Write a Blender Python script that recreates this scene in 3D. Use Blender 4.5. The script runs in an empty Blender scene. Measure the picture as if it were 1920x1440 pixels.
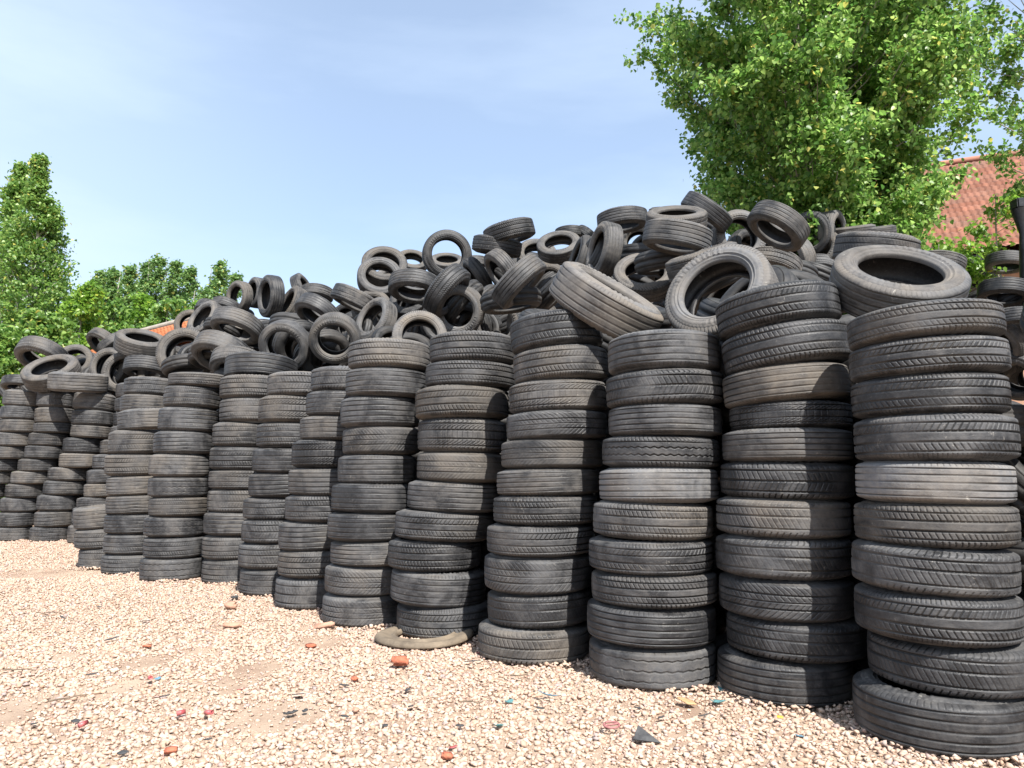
import bpy, bmesh, math, random
import numpy as np
from mathutils import Vector, Matrix, noise as mnoise

# ---------------------------------------------------------------- camera, light, exposure
F = 1400.0                    # focal length in pixels of the 1920 px wide photograph
HC = 1.05                     # camera height
PITCH = math.atan(165.0/F)
SUN_AZ = math.radians(22.0)    # to the right of straight behind the camera
SUN_EL = math.radians(50.0)
sc = bpy.context.scene
COL = sc.collection
cam_d = bpy.data.cameras.new('camera'); cam = bpy.data.objects.new('camera', cam_d); COL.objects.link(cam)
cam.location = (0, 0, HC); cam.rotation_euler = (math.pi/2+PITCH, 0, 0)
cam_d.sensor_width = 36; cam_d.lens = F/1920*36; cam_d.clip_start = .05; cam_d.clip_end = 3000
sc.camera = cam
sc.view_settings.view_transform = 'Standard'; sc.view_settings.look = 'None'
sc.view_settings.exposure = 1.0; sc.view_settings.gamma = 1.0
sc.render.engine = 'CYCLES'
try:
    sc.cycles.use_denoising = True
    sc.cycles.max_bounces = 6; sc.cycles.transparent_max_bounces = 4
except Exception: pass

world = bpy.data.worlds.new('World'); sc.world = world; world.use_nodes = True
wt = world.node_tree; wt.nodes.clear()
wo = wt.nodes.new('ShaderNodeOutputWorld'); wb = wt.nodes.new('ShaderNodeBackground')
sky = wt.nodes.new('ShaderNodeTexSky'); sky.sky_type = 'NISHITA'; sky.sun_disc = False
sky.sun_elevation = SUN_EL; sky.sun_rotation = math.pi - SUN_AZ
sky.air_density = 1.0; sky.dust_density = 0.8; sky.ozone_density = 1.6; sky.altitude = 50
wb.inputs['Strength'].default_value = 0.115
wtc = wt.nodes.new('ShaderNodeTexCoord'); wmp = wt.nodes.new('ShaderNodeMapping')
wmp.inputs['Scale'].default_value = (1.0, 1.6, 4.5); wmp.inputs['Rotation'].default_value = (0.25, -0.35, 0.3)
wn = wt.nodes.new('ShaderNodeTexNoise'); wn.inputs['Scale'].default_value = 1.25; wn.inputs['Detail'].default_value = 7; wn.inputs['Roughness'].default_value = .55
wr = wt.nodes.new('ShaderNodeMapRange'); wr.inputs['From Min'].default_value = .42; wr.inputs['From Max'].default_value = .78
wr.inputs['To Min'].default_value = 0.34; wr.inputs['To Max'].default_value = .72
wm = wt.nodes.new('ShaderNodeMixRGB'); wm.inputs['Color2'].default_value = (3.9, 4.7, 5.8, 1)
wt.links.new(wtc.outputs['Generated'], wmp.inputs['Vector']); wt.links.new(wmp.outputs[0], wn.inputs['Vector'])
wt.links.new(wn.outputs['Fac'], wr.inputs['Value']); wsx = wt.nodes.new('ShaderNodeSeparateXYZ'); wt.links.new(wtc.outputs['Generated'], wsx.inputs[0])
wl = wt.nodes.new('ShaderNodeMapRange'); wl.interpolation_type = 'SMOOTHSTEP'; wt.links.new(wsx.outputs[0], wl.inputs['Value'])
for k_, v_ in (('From Min', -.15), ('From Max', -.75), ('To Min', 0.0), ('To Max', .38)): wl.inputs[k_].default_value = v_
wad = wt.nodes.new('ShaderNodeMath'); wad.operation = 'ADD'; wad.use_clamp = True
wt.links.new(wr.outputs[0], wad.inputs[0]); wt.links.new(wl.outputs[0], wad.inputs[1]); wt.links.new(wad.outputs[0], wm.inputs['Fac'])
wt.links.new(sky.outputs[0], wm.inputs['Color1']); wt.links.new(wm.outputs[0], wb.inputs['Color']); wt.links.new(wb.outputs[0], wo.inputs['Surface'])

sun_d = bpy.data.lights.new('sun', 'SUN'); sun_d.energy = 5.0; sun_d.angle = math.radians(.6); sun_d.color = (1, .965, .91)
sun = bpy.data.objects.new('sun', sun_d); COL.objects.link(sun)
SV = Vector((math.sin(SUN_AZ)*math.cos(SUN_EL), -math.cos(SUN_AZ)*math.cos(SUN_EL), math.sin(SUN_EL)))
sun.rotation_euler = (-SV).to_track_quat('-Z', 'Y').to_euler(); sun.location = (0, 0, 30)

R = random.Random(7)
NR = np.random.default_rng(11)

# ---------------------------------------------------------------- helpers
CP, SP = math.cos(PITCH), math.sin(PITCH)
def ray(u, v):
    """world direction (y component = 1) of a pixel of the 1920x1440 photograph"""
    a = (u-960)/F; b = (720-v)/F
    d = Vector((a, CP-b*SP, SP+b*CP)); return d/d.y
def at(u, v, Y):
    d = ray(u, v); return Vector((d.x*Y, Y, HC+d.z*Y))
def gp(u, v, z=0.0):
    d = ray(u, v); Y = (z-HC)/d.z; return Vector((d.x*Y, Y, z))

def tag(o, label=None, cat=None, group=None, kind=None):
    if label: o['label'] = label
    if cat: o['category'] = cat
    if group: o['group'] = group
    if kind: o['kind'] = kind
    return o
def empty(name, loc=(0, 0, 0)):
    o = bpy.data.objects.new(name, None); COL.objects.link(o); o.location = loc; o.empty_display_size = .1; return o
def link(name, me, parent=None, loc=None):
    o = bpy.data.objects.new(name, me); COL.objects.link(o)
    if parent: o.parent = parent
    if loc is not None: o.location = loc
    return o
def np_mesh(name, V, faces, mat=None, smooth=False):
    """faces: (n,k) int array, or list of such arrays"""
    if not isinstance(faces, (list, tuple)): faces = [faces]
    faces = [np.asarray(f, dtype=np.int32) for f in faces if len(f)]
    me = bpy.data.meshes.new(name)
    V = np.asarray(V, dtype=np.float32)
    me.vertices.add(len(V)); me.vertices.foreach_set('co', V.ravel())
    li = np.concatenate([f.ravel() for f in faces]); me.loops.add(len(li)); me.loops.foreach_set('vertex_index', li)
    tot = np.concatenate([np.full(len(f), f.shape[1], np.int32) for f in faces])
    st = np.concatenate([[0], np.cumsum(tot)[:-1]]).astype(np.int32)
    me.polygons.add(len(tot)); me.polygons.foreach_set('loop_start', st); me.polygons.foreach_set('loop_total', tot)
    if smooth: me.polygons.foreach_set('use_smooth', np.ones(len(tot), bool))
    me.update(calc_edges=True)
    if mat: me.materials.append(mat)
    return me
def bm_mesh(name, bm, mat=None, smooth=False):
    me = bpy.data.meshes.new(name); bmesh.ops.recalc_face_normals(bm, faces=bm.faces[:]); bm.to_mesh(me); bm.free()
    if smooth:
        for p in me.polygons: p.use_smooth = True
    if mat: me.materials.append(mat)
    return me
class Tubes:
    """tapered tubes collected in one mesh"""
    def __init__(s): s.V = []; s.Fq = []; s.n = 0
    def add(s, pts, rad, k=6):
        P = [Vector(p) for p in pts]; rings = []
        for i, p in enumerate(P):
            t = (P[min(i+1, len(P)-1)]-P[max(i-1, 0)])
            if t.length < 1e-6: t = Vector((0, 0, 1))
            t.normalize(); a = Vector((1, 0, 0)) if abs(t.x) < .8 else Vector((0, 1, 0))
            x = t.cross(a).normalized(); y = t.cross(x)
            r = rad[i] if hasattr(rad, '__len__') else rad
            for j in range(k):
                an = 2*math.pi*j/k; s.V.append(p+(x*math.cos(an)+y*math.sin(an))*r)
        for i in range(len(P)-1):
            for j in range(k):
                a = s.n+i*k+j; b = s.n+i*k+(j+1) % k
                s.Fq.append((a, b, b+k, a+k))
        s.n += len(P)*k
    def mesh(s, name, mat): return np_mesh(name, np.array([tuple(v) for v in s.V]), np.array(s.Fq), mat, True)

# ---------------------------------------------------------------- materials
def newmat(name):
    m = bpy.data.materials.new(name); m.use_nodes = True; nt = m.node_tree
    b = nt.nodes['Principled BSDF']; return m, nt, b
def N(nt, t, **kw):
    n = nt.nodes.new(t)
    for k, v in kw.items():
        if k in n.inputs: n.inputs[k].default_value = v
        else: setattr(n, k, v)
    return n
def mix(nt, f, a, b, mode='MIX'):
    n = nt.nodes.new('ShaderNodeMixRGB'); n.blend_type = mode
    for s, x in (('Fac', f), ('Color1', a), ('Color2', b)):
        if hasattr(x, 'links'): nt.links.new(x, n.inputs[s])
        elif isinstance(x, tuple): n.inputs[s].default_value = (*x, 1) if len(x) == 3 else x
        else: n.inputs[s].default_value = x
    return n.outputs[0]
def mth(nt, op, a, b=0.0, c=0.0, clamp=False):
    n = nt.nodes.new('ShaderNodeMath'); n.operation = op; n.use_clamp = clamp
    for i, x in enumerate((a, b, c)):
        if hasattr(x, 'links'): nt.links.new(x, n.inputs[i])
        else: n.inputs[i].default_value = x
    return n.outputs[0]
def rng(nt, x, a, b, c, d):
    n = nt.nodes.new('ShaderNodeMapRange'); nt.links.new(x, n.inputs['Value'])
    for s, q in (('From Min', a), ('From Max', b), ('To Min', c), ('To Max', d)): n.inputs[s].default_value = q
    return n.outputs[0]

def rubber(name, extra, tread):
    m, nt, b = newmat(name)
    oi = N(nt, 'ShaderNodeObjectInfo'); sep = N(nt, 'ShaderNodeSeparateColor'); nt.links.new(oi.outputs['Color'], sep.inputs[0])
    dust, brown, gd, val = sep.outputs[0], sep.outputs[1], sep.outputs[2], oi.outputs['Alpha']
    tc = N(nt, 'ShaderNodeTexCoord'); off = N(nt, 'ShaderNodeVectorMath', operation='SCALE'); off.inputs['Scale'].default_value = 37.0
    cmb = N(nt, 'ShaderNodeCombineXYZ'); nt.links.new(oi.outputs['Random'], cmb.inputs[0]); nt.links.new(oi.outputs['Random'], cmb.inputs[2]); nt.links.new(cmb.outputs[0], off.inputs[0])
    ad = N(nt, 'ShaderNodeVectorMath', operation='ADD'); nt.links.new(tc.outputs['Object'], ad.inputs[0]); nt.links.new(off.outputs[0], ad.inputs[1])
    def noise(scale, det=4, rough=.6, dist=0.0, stretch=None):
        n = N(nt, 'ShaderNodeTexNoise', Scale=scale, Detail=det, Roughness=rough, Distortion=dist)
        src = ad.outputs[0]
        if stretch:
            mp = N(nt, 'ShaderNodeMapping'); mp.inputs['Scale'].default_value = stretch; nt.links.new(src, mp.inputs['Vector']); src = mp.outputs[0]
        nt.links.new(src, n.inputs['Vector']); return n.outputs['Fac']
    n1 = noise(5.0, 5, .62, .6); n2 = noise(34, 4, .7, .3); n3 = noise(9, 5, .7, .5, (1, 1, 6)); n4 = noise(3.0, 3, .5)
    base = mix(nt, rng(nt, n2, .35, .7, 0, 1), (.010, .010, .011), (.024, .024, .0255))
    base = mix(nt, rng(nt, noise(90, 3, .8), .5, .75, 0, .55), base, (.075, .074, .074))
    base = mix(nt, rng(nt, n1, .38, .68, 0, .75), base, (.042, .042, .045))
    bn = mth(nt, 'ADD', brown, mth(nt, 'MULTIPLY', mth(nt, 'SUBTRACT', n4, .5), 2.4), clamp=True)
    dcol = mix(nt, bn, (.110, .113, .120), (.145, .118, .090))
    dcol = mix(nt, rng(nt, n2, .3, .75, 0, .5), dcol, (.20, .18, .15))
    dm = mth(nt, 'ADD', mth(nt, 'MULTIPLY', mth(nt, 'SUBTRACT', n1, .5), 2.3), mth(nt, 'MULTIPLY', mth(nt, 'SUBTRACT', n3, .5), 1.3))
    dm = mth(nt, 'ADD', dm, mth(nt, 'ADD', dust, extra))
    if tread:
        ed = N(nt, 'ShaderNodeAttribute', attribute_name='edge'); dm = mth(nt, 'ADD', dm, mth(nt, 'MULTIPLY', ed.outputs['Fac'], .42))
    gm = N(nt, 'ShaderNodeNewGeometry'); sz_ = N(nt, 'ShaderNodeSeparateXYZ'); nt.links.new(gm.outputs['Position'], sz_.inputs[0])
    dm = mth(nt, 'ADD', dm, mth(nt, 'MULTIPLY', rng(nt, sz_.outputs[2], .0, .22, .42, 0), rng(nt, n2, .3, .6, .3, 1)))   # mud splashed up from the ground
    dm = mth(nt, 'MULTIPLY', rng(nt, dm, 0.0, 1.0, 0, 1), .78, clamp=True)
    col = mix(nt, dm, base, dcol)
    # pale scuffs
    sc_ = rng(nt, noise(22, 6, .78, 1.0), .62, .70, 0, .55)
    col = mix(nt, sc_, col, (.34, .315, .275))
    if tread:
        at_ = N(nt, 'ShaderNodeAttribute', attribute_name='groove')
        gcol = mix(nt, mth(nt, 'MULTIPLY', gd, rng(nt, n4, .42, .62, 0.0, .9)), (.005, .005, .005), (.24, .21, .175))
        col = mix(nt, at_.outputs['Fac'], col, gcol)
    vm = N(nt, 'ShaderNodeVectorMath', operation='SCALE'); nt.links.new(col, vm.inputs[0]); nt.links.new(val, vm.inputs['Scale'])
    nt.links.new(vm.outputs[0], b.inputs['Base Color'])
    nt.links.new(rng(nt, dm, 0, .8, .5, .85), b.inputs['Roughness'])
    b.inputs['Specular IOR Level'].default_value = .42
    bp = N(nt, 'ShaderNodeBump', Strength=.35, Distance=.004); nt.links.new(noise(110, 4, .7), bp.inputs['Height'])
    nt.links.new(bp.outputs[0], b.inputs['Normal'])
    return m
M_TREAD = rubber('tread_rubber', 0.0, True)
M_SIDE = rubber('sidewall_rubber', .34, False)
M_LINING = rubber('lining_rubber', -.9, False)

def leafmat(name, c1, c2, c3, trans=.32):
    m, nt, b = newmat(name)
    g = N(nt, 'ShaderNodeNewGeometry'); cr = N(nt, 'ShaderNodeValToRGB')
    e = cr.color_ramp.elements; e[0].color = (*c1, 1); e[1].color = (*c3, 1); e[1].position = 1
    x = e.new(.5); x.color = (*c2, 1); x = e.new(.94); x.color = (*c3, 1); e[-1].color = (c3[0]*1.8, c3[1]*1.1, c3[2], 1)
    nt.links.new(g.outputs['Random Per Island'], cr.inputs['Fac'])
    nt.links.new(cr.outputs[0], b.inputs['Base Color']); b.inputs['Roughness'].default_value = .42; b.inputs['Specular IOR Level'].default_value = .5
    tr = N(nt, 'ShaderNodeBsdfTranslucent'); hs = N(nt, 'ShaderNodeHueSaturation', Value=2.0, Saturation=1.0, Hue=.505); nt.links.new(cr.outputs[0], hs.inputs['Color']); nt.links.new(hs.outputs[0], tr.inputs['Color'])
    mx = N(nt, 'ShaderNodeMixShader', Fac=trans); nt.links.new(b.outputs[0], mx.inputs[1]); nt.links.new(tr.outputs[0], mx.inputs[2])
    nt.links.new(mx.outputs[0], nt.nodes['Material Output'].inputs['Surface'])
    return m
M_LEAF = leafmat('poplar_leaf', (.060, .135, .028), (.13, .235, .045), (.29, .40, .11), .46)
M_LEAF_L = leafmat('poplar_leaf_far', (.065, .14, .028), (.125, .225, .045), (.24, .34, .08), .36)
M_LEAF_F = leafmat('poplar_leaf_distant', (.085, .17, .055), (.14, .24, .07), (.21, .31, .09), .3)
M_LEAF_B = leafmat('bright_leaf', (.075, .15, .018), (.13, .24, .028), (.22, .34, .05), .38)

def simple(name, c1, c2, scale=20, rough=.85, bump=.3, bscale=None, det=5):
    m, nt, b = newmat(name); tc = N(nt, 'ShaderNodeTexCoord')
    n = N(nt, 'ShaderNodeTexNoise', Scale=scale, Detail=det, Roughness=.65); nt.links.new(tc.outputs['Object'], n.inputs['Vector'])
    c = mix(nt, rng(nt, n.outputs['Fac'], .3, .7, 0, 1), c1, c2); nt.links.new(c, b.inputs['Base Color'])
    b.inputs['Roughness'].default_value = rough
    if bump:
        n2 = N(nt, 'ShaderNodeTexNoise', Scale=bscale or scale*3, Detail=4); nt.links.new(tc.outputs['Object'], n2.inputs['Vector'])
        bp = N(nt, 'ShaderNodeBump', Strength=bump, Distance=.01); nt.links.new(n2.outputs['Fac'], bp.inputs['Height']); nt.links.new(bp.outputs[0], b.inputs['Normal'])
    return m
M_BARK = simple('bark', (.16, .14, .11), (.30, .27, .22), 8, .9, .6)
M_BARK_P = simple('pale_bark', (.30, .28, .23), (.48, .45, .38), 6, .9, .4)
M_BRICK = simple('broken_brick', (.34, .085, .045), (.44, .16, .09), 25, .95, .5)
M_BRICK_P = simple('faded_brick', (.36, .19, .13), (.44, .27, .19), 25, .95, .5)
M_SCRAP = simple('rubber_scrap', (.02, .02, .022), (.07, .07, .07), 30, .8, .4)
M_TWIG = simple('dry_twig', (.10, .07, .05), (.2, .15, .1), 30, .9, .4)
M_BLUE = simple('blue_plastic', (.06, .18, .26), (.16, .28, .36), 40, .5, .3)
M_TEAL = simple('teal_plastic', (.05, .16, .17), (.12, .24, .24), 40, .6, .3)
M_RED = simple('red_plastic', (.36, .05, .06), (.42, .14, .13), 40, .45, .2)
M_YEL = simple('yellow_plastic', (.6, .42, .03), (.7, .5, .1), 40, .5, .2)
M_WOOD = simple('wood_chip', (.34, .20, .09), (.44, .30, .16), 30, .8, .4)
M_MAROON = simple('maroon_plastic', (.25, .09, .09), (.32, .14, .13), 30, .6, .3)
M_CONC = simple('grey_render', (.28, .25, .21), (.42, .38, .32), 3, .9, .5, 20)
M_WALLB = simple('brick_wall', (.30, .16, .10), (.42, .25, .17), 5, .9, .5, 30)
M_BLACK = simple('black_plastic', (.008, .008, .009), (.02, .02, .02), 10, .4, .6, 14)
M_TAN = simple('tan_sidewall_ring', (.09, .07, .05), (.21, .165, .115), 9, .85, .4, 60)
M_CABLE = simple('cable', (.02, .02, .02), (.03, .03, .03), 10, .6, 0)

# stones
M_STONE, nt, b = newmat('crushed_stone')
g = N(nt, 'ShaderNodeNewGeometry'); cr = N(nt, 'ShaderNodeValToRGB'); cr.color_ramp.interpolation = 'LINEAR'
e = cr.color_ramp.elements; e[0].color = (0.441, 0.274, 0.173, 1); e[1].color = (0.612, 0.490, 0.392, 1)
for p, c in ((.15, (0.490, 0.331, 0.230)), (.40, (0.539, 0.376, 0.271)), (.60, (0.575, 0.422, 0.305)), (.80, (0.477, 0.296, 0.230)), (.86, (0.367, 0.296, 0.276)), (.89, (0.563, 0.422, 0.311))):
    x = e.new(p); x.color = (*c, 1)
nt.links.new(g.outputs['Random Per Island'], cr.inputs['Fac'])
tc = N(nt, 'ShaderNodeTexCoord'); n = N(nt, 'ShaderNodeTexNoise', Scale=45, Detail=4, Roughness=.6); nt.links.new(tc.outputs['Object'], n.inputs['Vector'])
c = mix(nt, rng(nt, n.outputs['Fac'], .3, .75, .25, 0), cr.outputs[0], (.27, .175, .115)); hv_ = N(nt, 'ShaderNodeHueSaturation', Value=.93, Saturation=.88); nt.links.new(c, hv_.inputs['Color']); c = hv_.outputs[0]
nt.links.new(c, b.inputs['Base Color'])
b.inputs['Roughness'].default_value = .9; b.inputs['Specular IOR Level'].default_value = .2
bp = N(nt, 'ShaderNodeBump', Strength=.25, Distance=.004); n = N(nt, 'ShaderNodeTexNoise', Scale=160, Detail=3); nt.links.new(tc.outputs['Object'], n.inputs['Vector']); nt.links.new(n.outputs['Fac'], bp.inputs['Height']); nt.links.new(bp.outputs[0], b.inputs['Normal'])

# ground
M_GROUND, nt, b = newmat('sandy_ground'); tc = N(nt, 'ShaderNodeTexCoord')
def gn(s, d=6, r=.65, ds=0.0):
    n = N(nt, 'ShaderNodeTexNoise', Scale=s, Detail=d, Roughness=r, Distortion=ds); nt.links.new(tc.outputs['Object'], n.inputs['Vector']); return n.outputs['Fac']
c = mix(nt, rng(nt, gn(2.2, 6, .6, .5), .35, .65, 0, 1), (.27, .185, .135), (.43, .335, .25))
c = mix(nt, rng(nt, gn(120, 3, .7), .45, .7, 0, .6), c, (.36, .27, .195))
c = mix(nt, rng(nt, gn(60, 3, .7), .62, .7, 0, .8), c, (.10, .065, .045))
nt.links.new(c, b.inputs['Base Color']); b.inputs['Roughness'].default_value = .95; b.inputs['Specular IOR Level'].default_value = .1
bp = N(nt, 'ShaderNodeBump', Strength=.7, Distance=.012); nt.links.new(gn(70, 5, .7), bp.inputs['Height']); nt.links.new(bp.outputs[0], b.inputs['Normal'])

# roof tiles: one tint per tile, cell size from uv
def tilemat(name, c1, c2, c3):
    m, nt, b = newmat(name)
    uv = N(nt, 'ShaderNodeUVMap'); fl = N(nt, 'ShaderNodeVectorMath', operation='FLOOR'); nt.links.new(uv.outputs[0], fl.inputs[0])
    wn_ = N(nt, 'ShaderNodeTexWhiteNoise', noise_dimensions='2D'); nt.links.new(fl.outputs[0], wn_.inputs['Vector'])
    n = N(nt, 'ShaderNodeTexNoise', Scale=1.3, Detail=6); tc = N(nt, 'ShaderNodeTexCoord'); nt.links.new(tc.outputs['Object'], n.inputs['Vector'])
    c = mix(nt, wn_.outputs['Value'], c1, c2); c = mix(nt, rng(nt, n.outputs['Fac'], .45, .75, 0, .7), c, c3)
    nt.links.new(c, b.inputs['Base Color']); b.inputs['Roughness'].default_value = .9; return m
M_TILE = tilemat('terracotta_tile', (.23, .095, .062), (.38, .17, .115), (.22, .145, .115))
M_TILE_O = tilemat('orange_tile', (.46, .15, .06), (.60, .24, .11), (.36, .17, .11))

# ---------------------------------------------------------------- the ground
GS = 600
me = np_mesh('ground', [(-GS, -60, 0), (GS, -60, 0), (GS, GS*2, 0), (-GS, GS*2, 0)], np.array([[0, 1, 2, 3]]), M_GROUND)
tag(link('ground', me), kind='structure', label='pale sandy ground under the gravel')

# ---------------------------------------------------------------- tyres
R0, W0, RB = .315, .19, .198
NU, NV = 840, 84
def sstep(x, a, b): return np.clip((x-a)/(b-a), 0, 1)
def line(w, c, hw, soft=.014):              # groove across w centred at c
    return 1-sstep(np.abs(w-c), hw, hw+soft)
def per(x, p, hw, soft):                   # periodic groove along x
    t = np.abs((x/p) % 1.0-.5)*p; t = p/2-t
    return 1-sstep(t, hw, hw+soft)
def design(k, s, w):
    """groove depth 0..1 for s = metres round the tread, w = -1..1 across it"""
    C = 2*math.pi*R0; P = C/84; a = np.abs(w); g = np.zeros_like(s)
    def mx(g, h): return np.maximum(g, h)
    def ribs(g, cs, hw=.034):
        for c in cs: g = mx(g, line(w, c, hw))
        return g
    if k == 0:
        g = ribs(g, (-.56, -.2, .2, .56)); g = mx(g, per(s+.02*w, P, .0022, .002)*sstep(a, .6, .66)*.8)
        g = mx(g, per(s+.05*w, P, .0014, .002)*((a > .24)*(a < .5))*.7)
    elif k == 1:
        g = ribs(g, (-.5, 0, .5)); g = mx(g, per(s+.05*a, P*1.2, .0015, .002)*(a > .04)*(a < .46)*.55); g = mx(g, per(s+.03*a, P*1.2, .002, .002)*sstep(a, .62, .68))
    elif k == 2:
        z = .05*np.abs(((s/(C/36)) % 1)*2-1)
        for c in (-.48, -.02, .44): g = mx(g, 1-sstep(np.abs(w-c-z), .022, .045))
        g = mx(g, per(s, C/36, .002, .002)*sstep(a, .8, .86)*.6)
    elif k == 3:
        g = ribs(g, (-.6, -.22, .22, .6), .03); g = mx(g, per(s+.04*np.sin(w*6), P*1.3, .0024, .002)*(a > .2)*.85)
        g = mx(g, per(s+.5*P, P*1.5, .0012, .0015)*.6)
    elif k == 4:
        g = ribs(g, (-.62, -.31, 0, .31, .62), .028); g = mx(g, per(s, P, .0012, .0016)*sstep(a, .7, .78)*.7)
    elif k == 5:
        g = ribs(g, (-.3, .3), .03); g = mx(g, per(s+.10*a, P*1.25, .0015, .002)*(a > .08)*.5); g = mx(g, line(w, 0, .015)*.7)
    elif k == 6:
        g = ribs(g, (-.58, -.2, .18, .54), .034); g = mx(g, per(s-.06*w, P*1.1, .0015, .002)*(w > .22)*(w < .5)*.9)
        g = mx(g, per(s+.06*w, P*1.1, .0015, .002)*(w < -.24)*(w > -.54)*.9); g = mx(g, per(s, P*.75, .0012, .0015)*sstep(a, .66, .7)*.8)
    elif k == 7:
        z = .035*np.sin(s/(C/48)*2*math.pi); g = ribs(g, (-.55, .55), .03)
        for c in (-.2, .2): g = mx(g, 1-sstep(np.abs(w-c-z), .025, .045))
        g = mx(g, per(s+.03*w, P, .002, .002)*sstep(a, .6, .64)*.9)
    else:
        g = ribs(g, (-.45, .1, .5), .034); g = mx(g, per(s+.06*w, P*1.1, .0014, .002)*(w > -.4)*(w < .46)*.45); g = mx(g, per(s-.04*w, P*1.2, .0018, .002)*sstep(a, .62, .66)*.9)
    return np.clip(g, 0, 1)
WORN = [.8, .9, .7, 1.0, .55, .9, .8, .8, .75]
def tread_mesh(k):
    th = np.arange(NU)/NU*2*math.pi; w = np.linspace(-1, 1, NV)
    T, Wg = np.meshgrid(th, w, indexing='ij'); s = T*R0
    g = design(k, s, Wg); a = np.abs(Wg); g = g*(1-sstep(a, .93, 1.0))
    wear = np.clip(.72+.34*np.sin(T*2+k*1.3+Wg*1.1)+.22*np.sin(T*5+k*2.1-Wg*1.7), .12, 1.0); g = g*wear
    r = R0-.006*a**2-.030*np.clip((a-.66)/.34, 0, 1)**2.3-g*.0085*WORN[k]
    r = r+.0008*np.sin(T*3+k)+.0006*np.sin(T*7+2*k)
    z = .452*W0*np.sin(np.clip(Wg, -1, 1)*1.15)/math.sin(1.15)
    V = np.stack([r*np.cos(T), r*np.sin(T), z], -1).reshape(-1, 3)
    i = np.arange(NU)[:, None]; j = np.arange(NV-1)[None, :]; i2 = (i+1) % NU
    Fq = np.stack([i*NV+j, i2*NV+j, i2*NV+j+1, i*NV+j+1], -1).reshape(-1, 4)
    me = np_mesh('tread', V, Fq, M_TREAD, True)
    at_ = me.attributes.new('groove', 'FLOAT', 'POINT'); at_.data.foreach_set('value', g.ravel().astype(np.float32))
    e_ = me.attributes.new('edge', 'FLOAT', 'POINT'); e_.data.foreach_set('value', (np.clip((a-.55)/.45, 0, 1)**2*(1-g)).ravel().astype(np.float32))
    return me
def revolve(prof, n, name, mat, ripple=None):
    th = np.arange(n)/n*2*math.pi; P = np.array(prof)
    T, _ = np.meshgrid(th, np.arange(len(P)), indexing='ij'); r = np.broadcast_to(P[:, 0], T.shape).copy(); z = np.broadcast_to(P[:, 1], T.shape).copy()
    if ripple is not None: z = z+ripple(T, r)
    V = np.stack([r*np.cos(T), r*np.sin(T), z], -1).reshape(-1, 3); m = len(P)
    i = np.arange(n)[:, None]; j = np.arange(m-1)[None, :]; i2 = (i+1) % n
    return np_mesh(name, V, np.stack([i*m+j, i2*m+j, i2*m+j+1, i*m+j+1], -1).reshape(-1, 4), mat, True)
def side_prof(sg):
    h = W0
    p = [(R0-.034, .446), (R0-.038, .462), (R0-.046, .482), (R0-.052, .488), (R0-.054, .496), (R0-.062, .500), (R0-.070, .499), (R0-.078, .490), (R0-.080, .499), (R0-.0825, .487),
         (RB+.030, .462), (RB+.024, .447), (RB+.021, .466), (RB+.017, .460), (RB+.013, .432), (RB+.007, .415), (RB+.002, .40), (RB, .375), (RB-.003, .31), (RB-.001, .285)]
    return [(r, z*h*sg) for r, z in p]
LIN = [(RB-.001, .283), (RB+.010, .27), (RB+.022, .31), (RB+.035, .37), (R0-.065, .445), (R0-.045, .42), (R0-.030, .34), (R0-.020, .2), (R0-.017, 0)]
LIN = [(r, z*W0) for r, z in LIN]; LIN = LIN+[(r, -z) for r, z in LIN[-2::-1]]
def lettering(T, r):                       # raised bands of moulded marks on the sidewall
    m = (r > R0-.082)*(r < R0-.05)
    return np.zeros_like(T)+m*.0016*np.sign(np.sin(T*47)+.7*np.sin(T*71+1))*(np.sin(T*2) > .1)+.0012*(r > R0-.045)*np.sign(np.sin(T*72))
TREADS = [tread_mesh(k) for k in range(9)]
S_UP = revolve(side_prof(1), 420, 'sidewall', M_SIDE, lettering); S_DN = revolve(side_prof(-1), 420, 'sidewall', M_SIDE, lettering)
LINING = revolve(LIN, 96, 'lining', M_LINING)

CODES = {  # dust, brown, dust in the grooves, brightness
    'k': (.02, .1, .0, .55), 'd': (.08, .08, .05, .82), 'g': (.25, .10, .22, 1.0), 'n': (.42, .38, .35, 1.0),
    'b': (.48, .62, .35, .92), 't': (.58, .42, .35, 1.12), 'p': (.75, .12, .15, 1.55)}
NT = 0
def tyre(loc, n, D, W, code='g', dz=None, label=None, group=None, twist=None):
    """one tyre: an Empty at its centre with tread, two sidewalls and the lining as parts"""
    global NT
    NT += 1
    rt = empty('tyre', loc); q = Vector(n).normalized().to_track_quat('Z', 'Y')
    rt.rotation_mode = 'QUATERNION'; rt.rotation_quaternion = q @ Matrix.Rotation(R.uniform(0, 6.283) if twist is None else twist, 4, 'Z').to_quaternion()
    k = D/(2*R0); rt.scale = (k, k*R.uniform(.975, 1.025), W/W0)
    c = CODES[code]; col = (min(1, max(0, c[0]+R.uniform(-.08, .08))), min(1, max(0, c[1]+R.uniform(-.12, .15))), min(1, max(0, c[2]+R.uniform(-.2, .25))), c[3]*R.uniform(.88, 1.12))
    dz = R.choice((0, 0, 0, 1, 3, 4, 4, 4, 5, 6, 6, 6, 8, 0, 4)) if dz is None else dz
    for nm, me in (('tread', TREADS[dz]), ('sidewall', S_UP), ('sidewall', S_DN), ('lining', LINING)):
        o = bpy.data.objects.new(nm, me); COL.objects.link(o); o.parent = rt; o.color = col
    tag(rt, label, 'tyre', group); return rt

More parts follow.
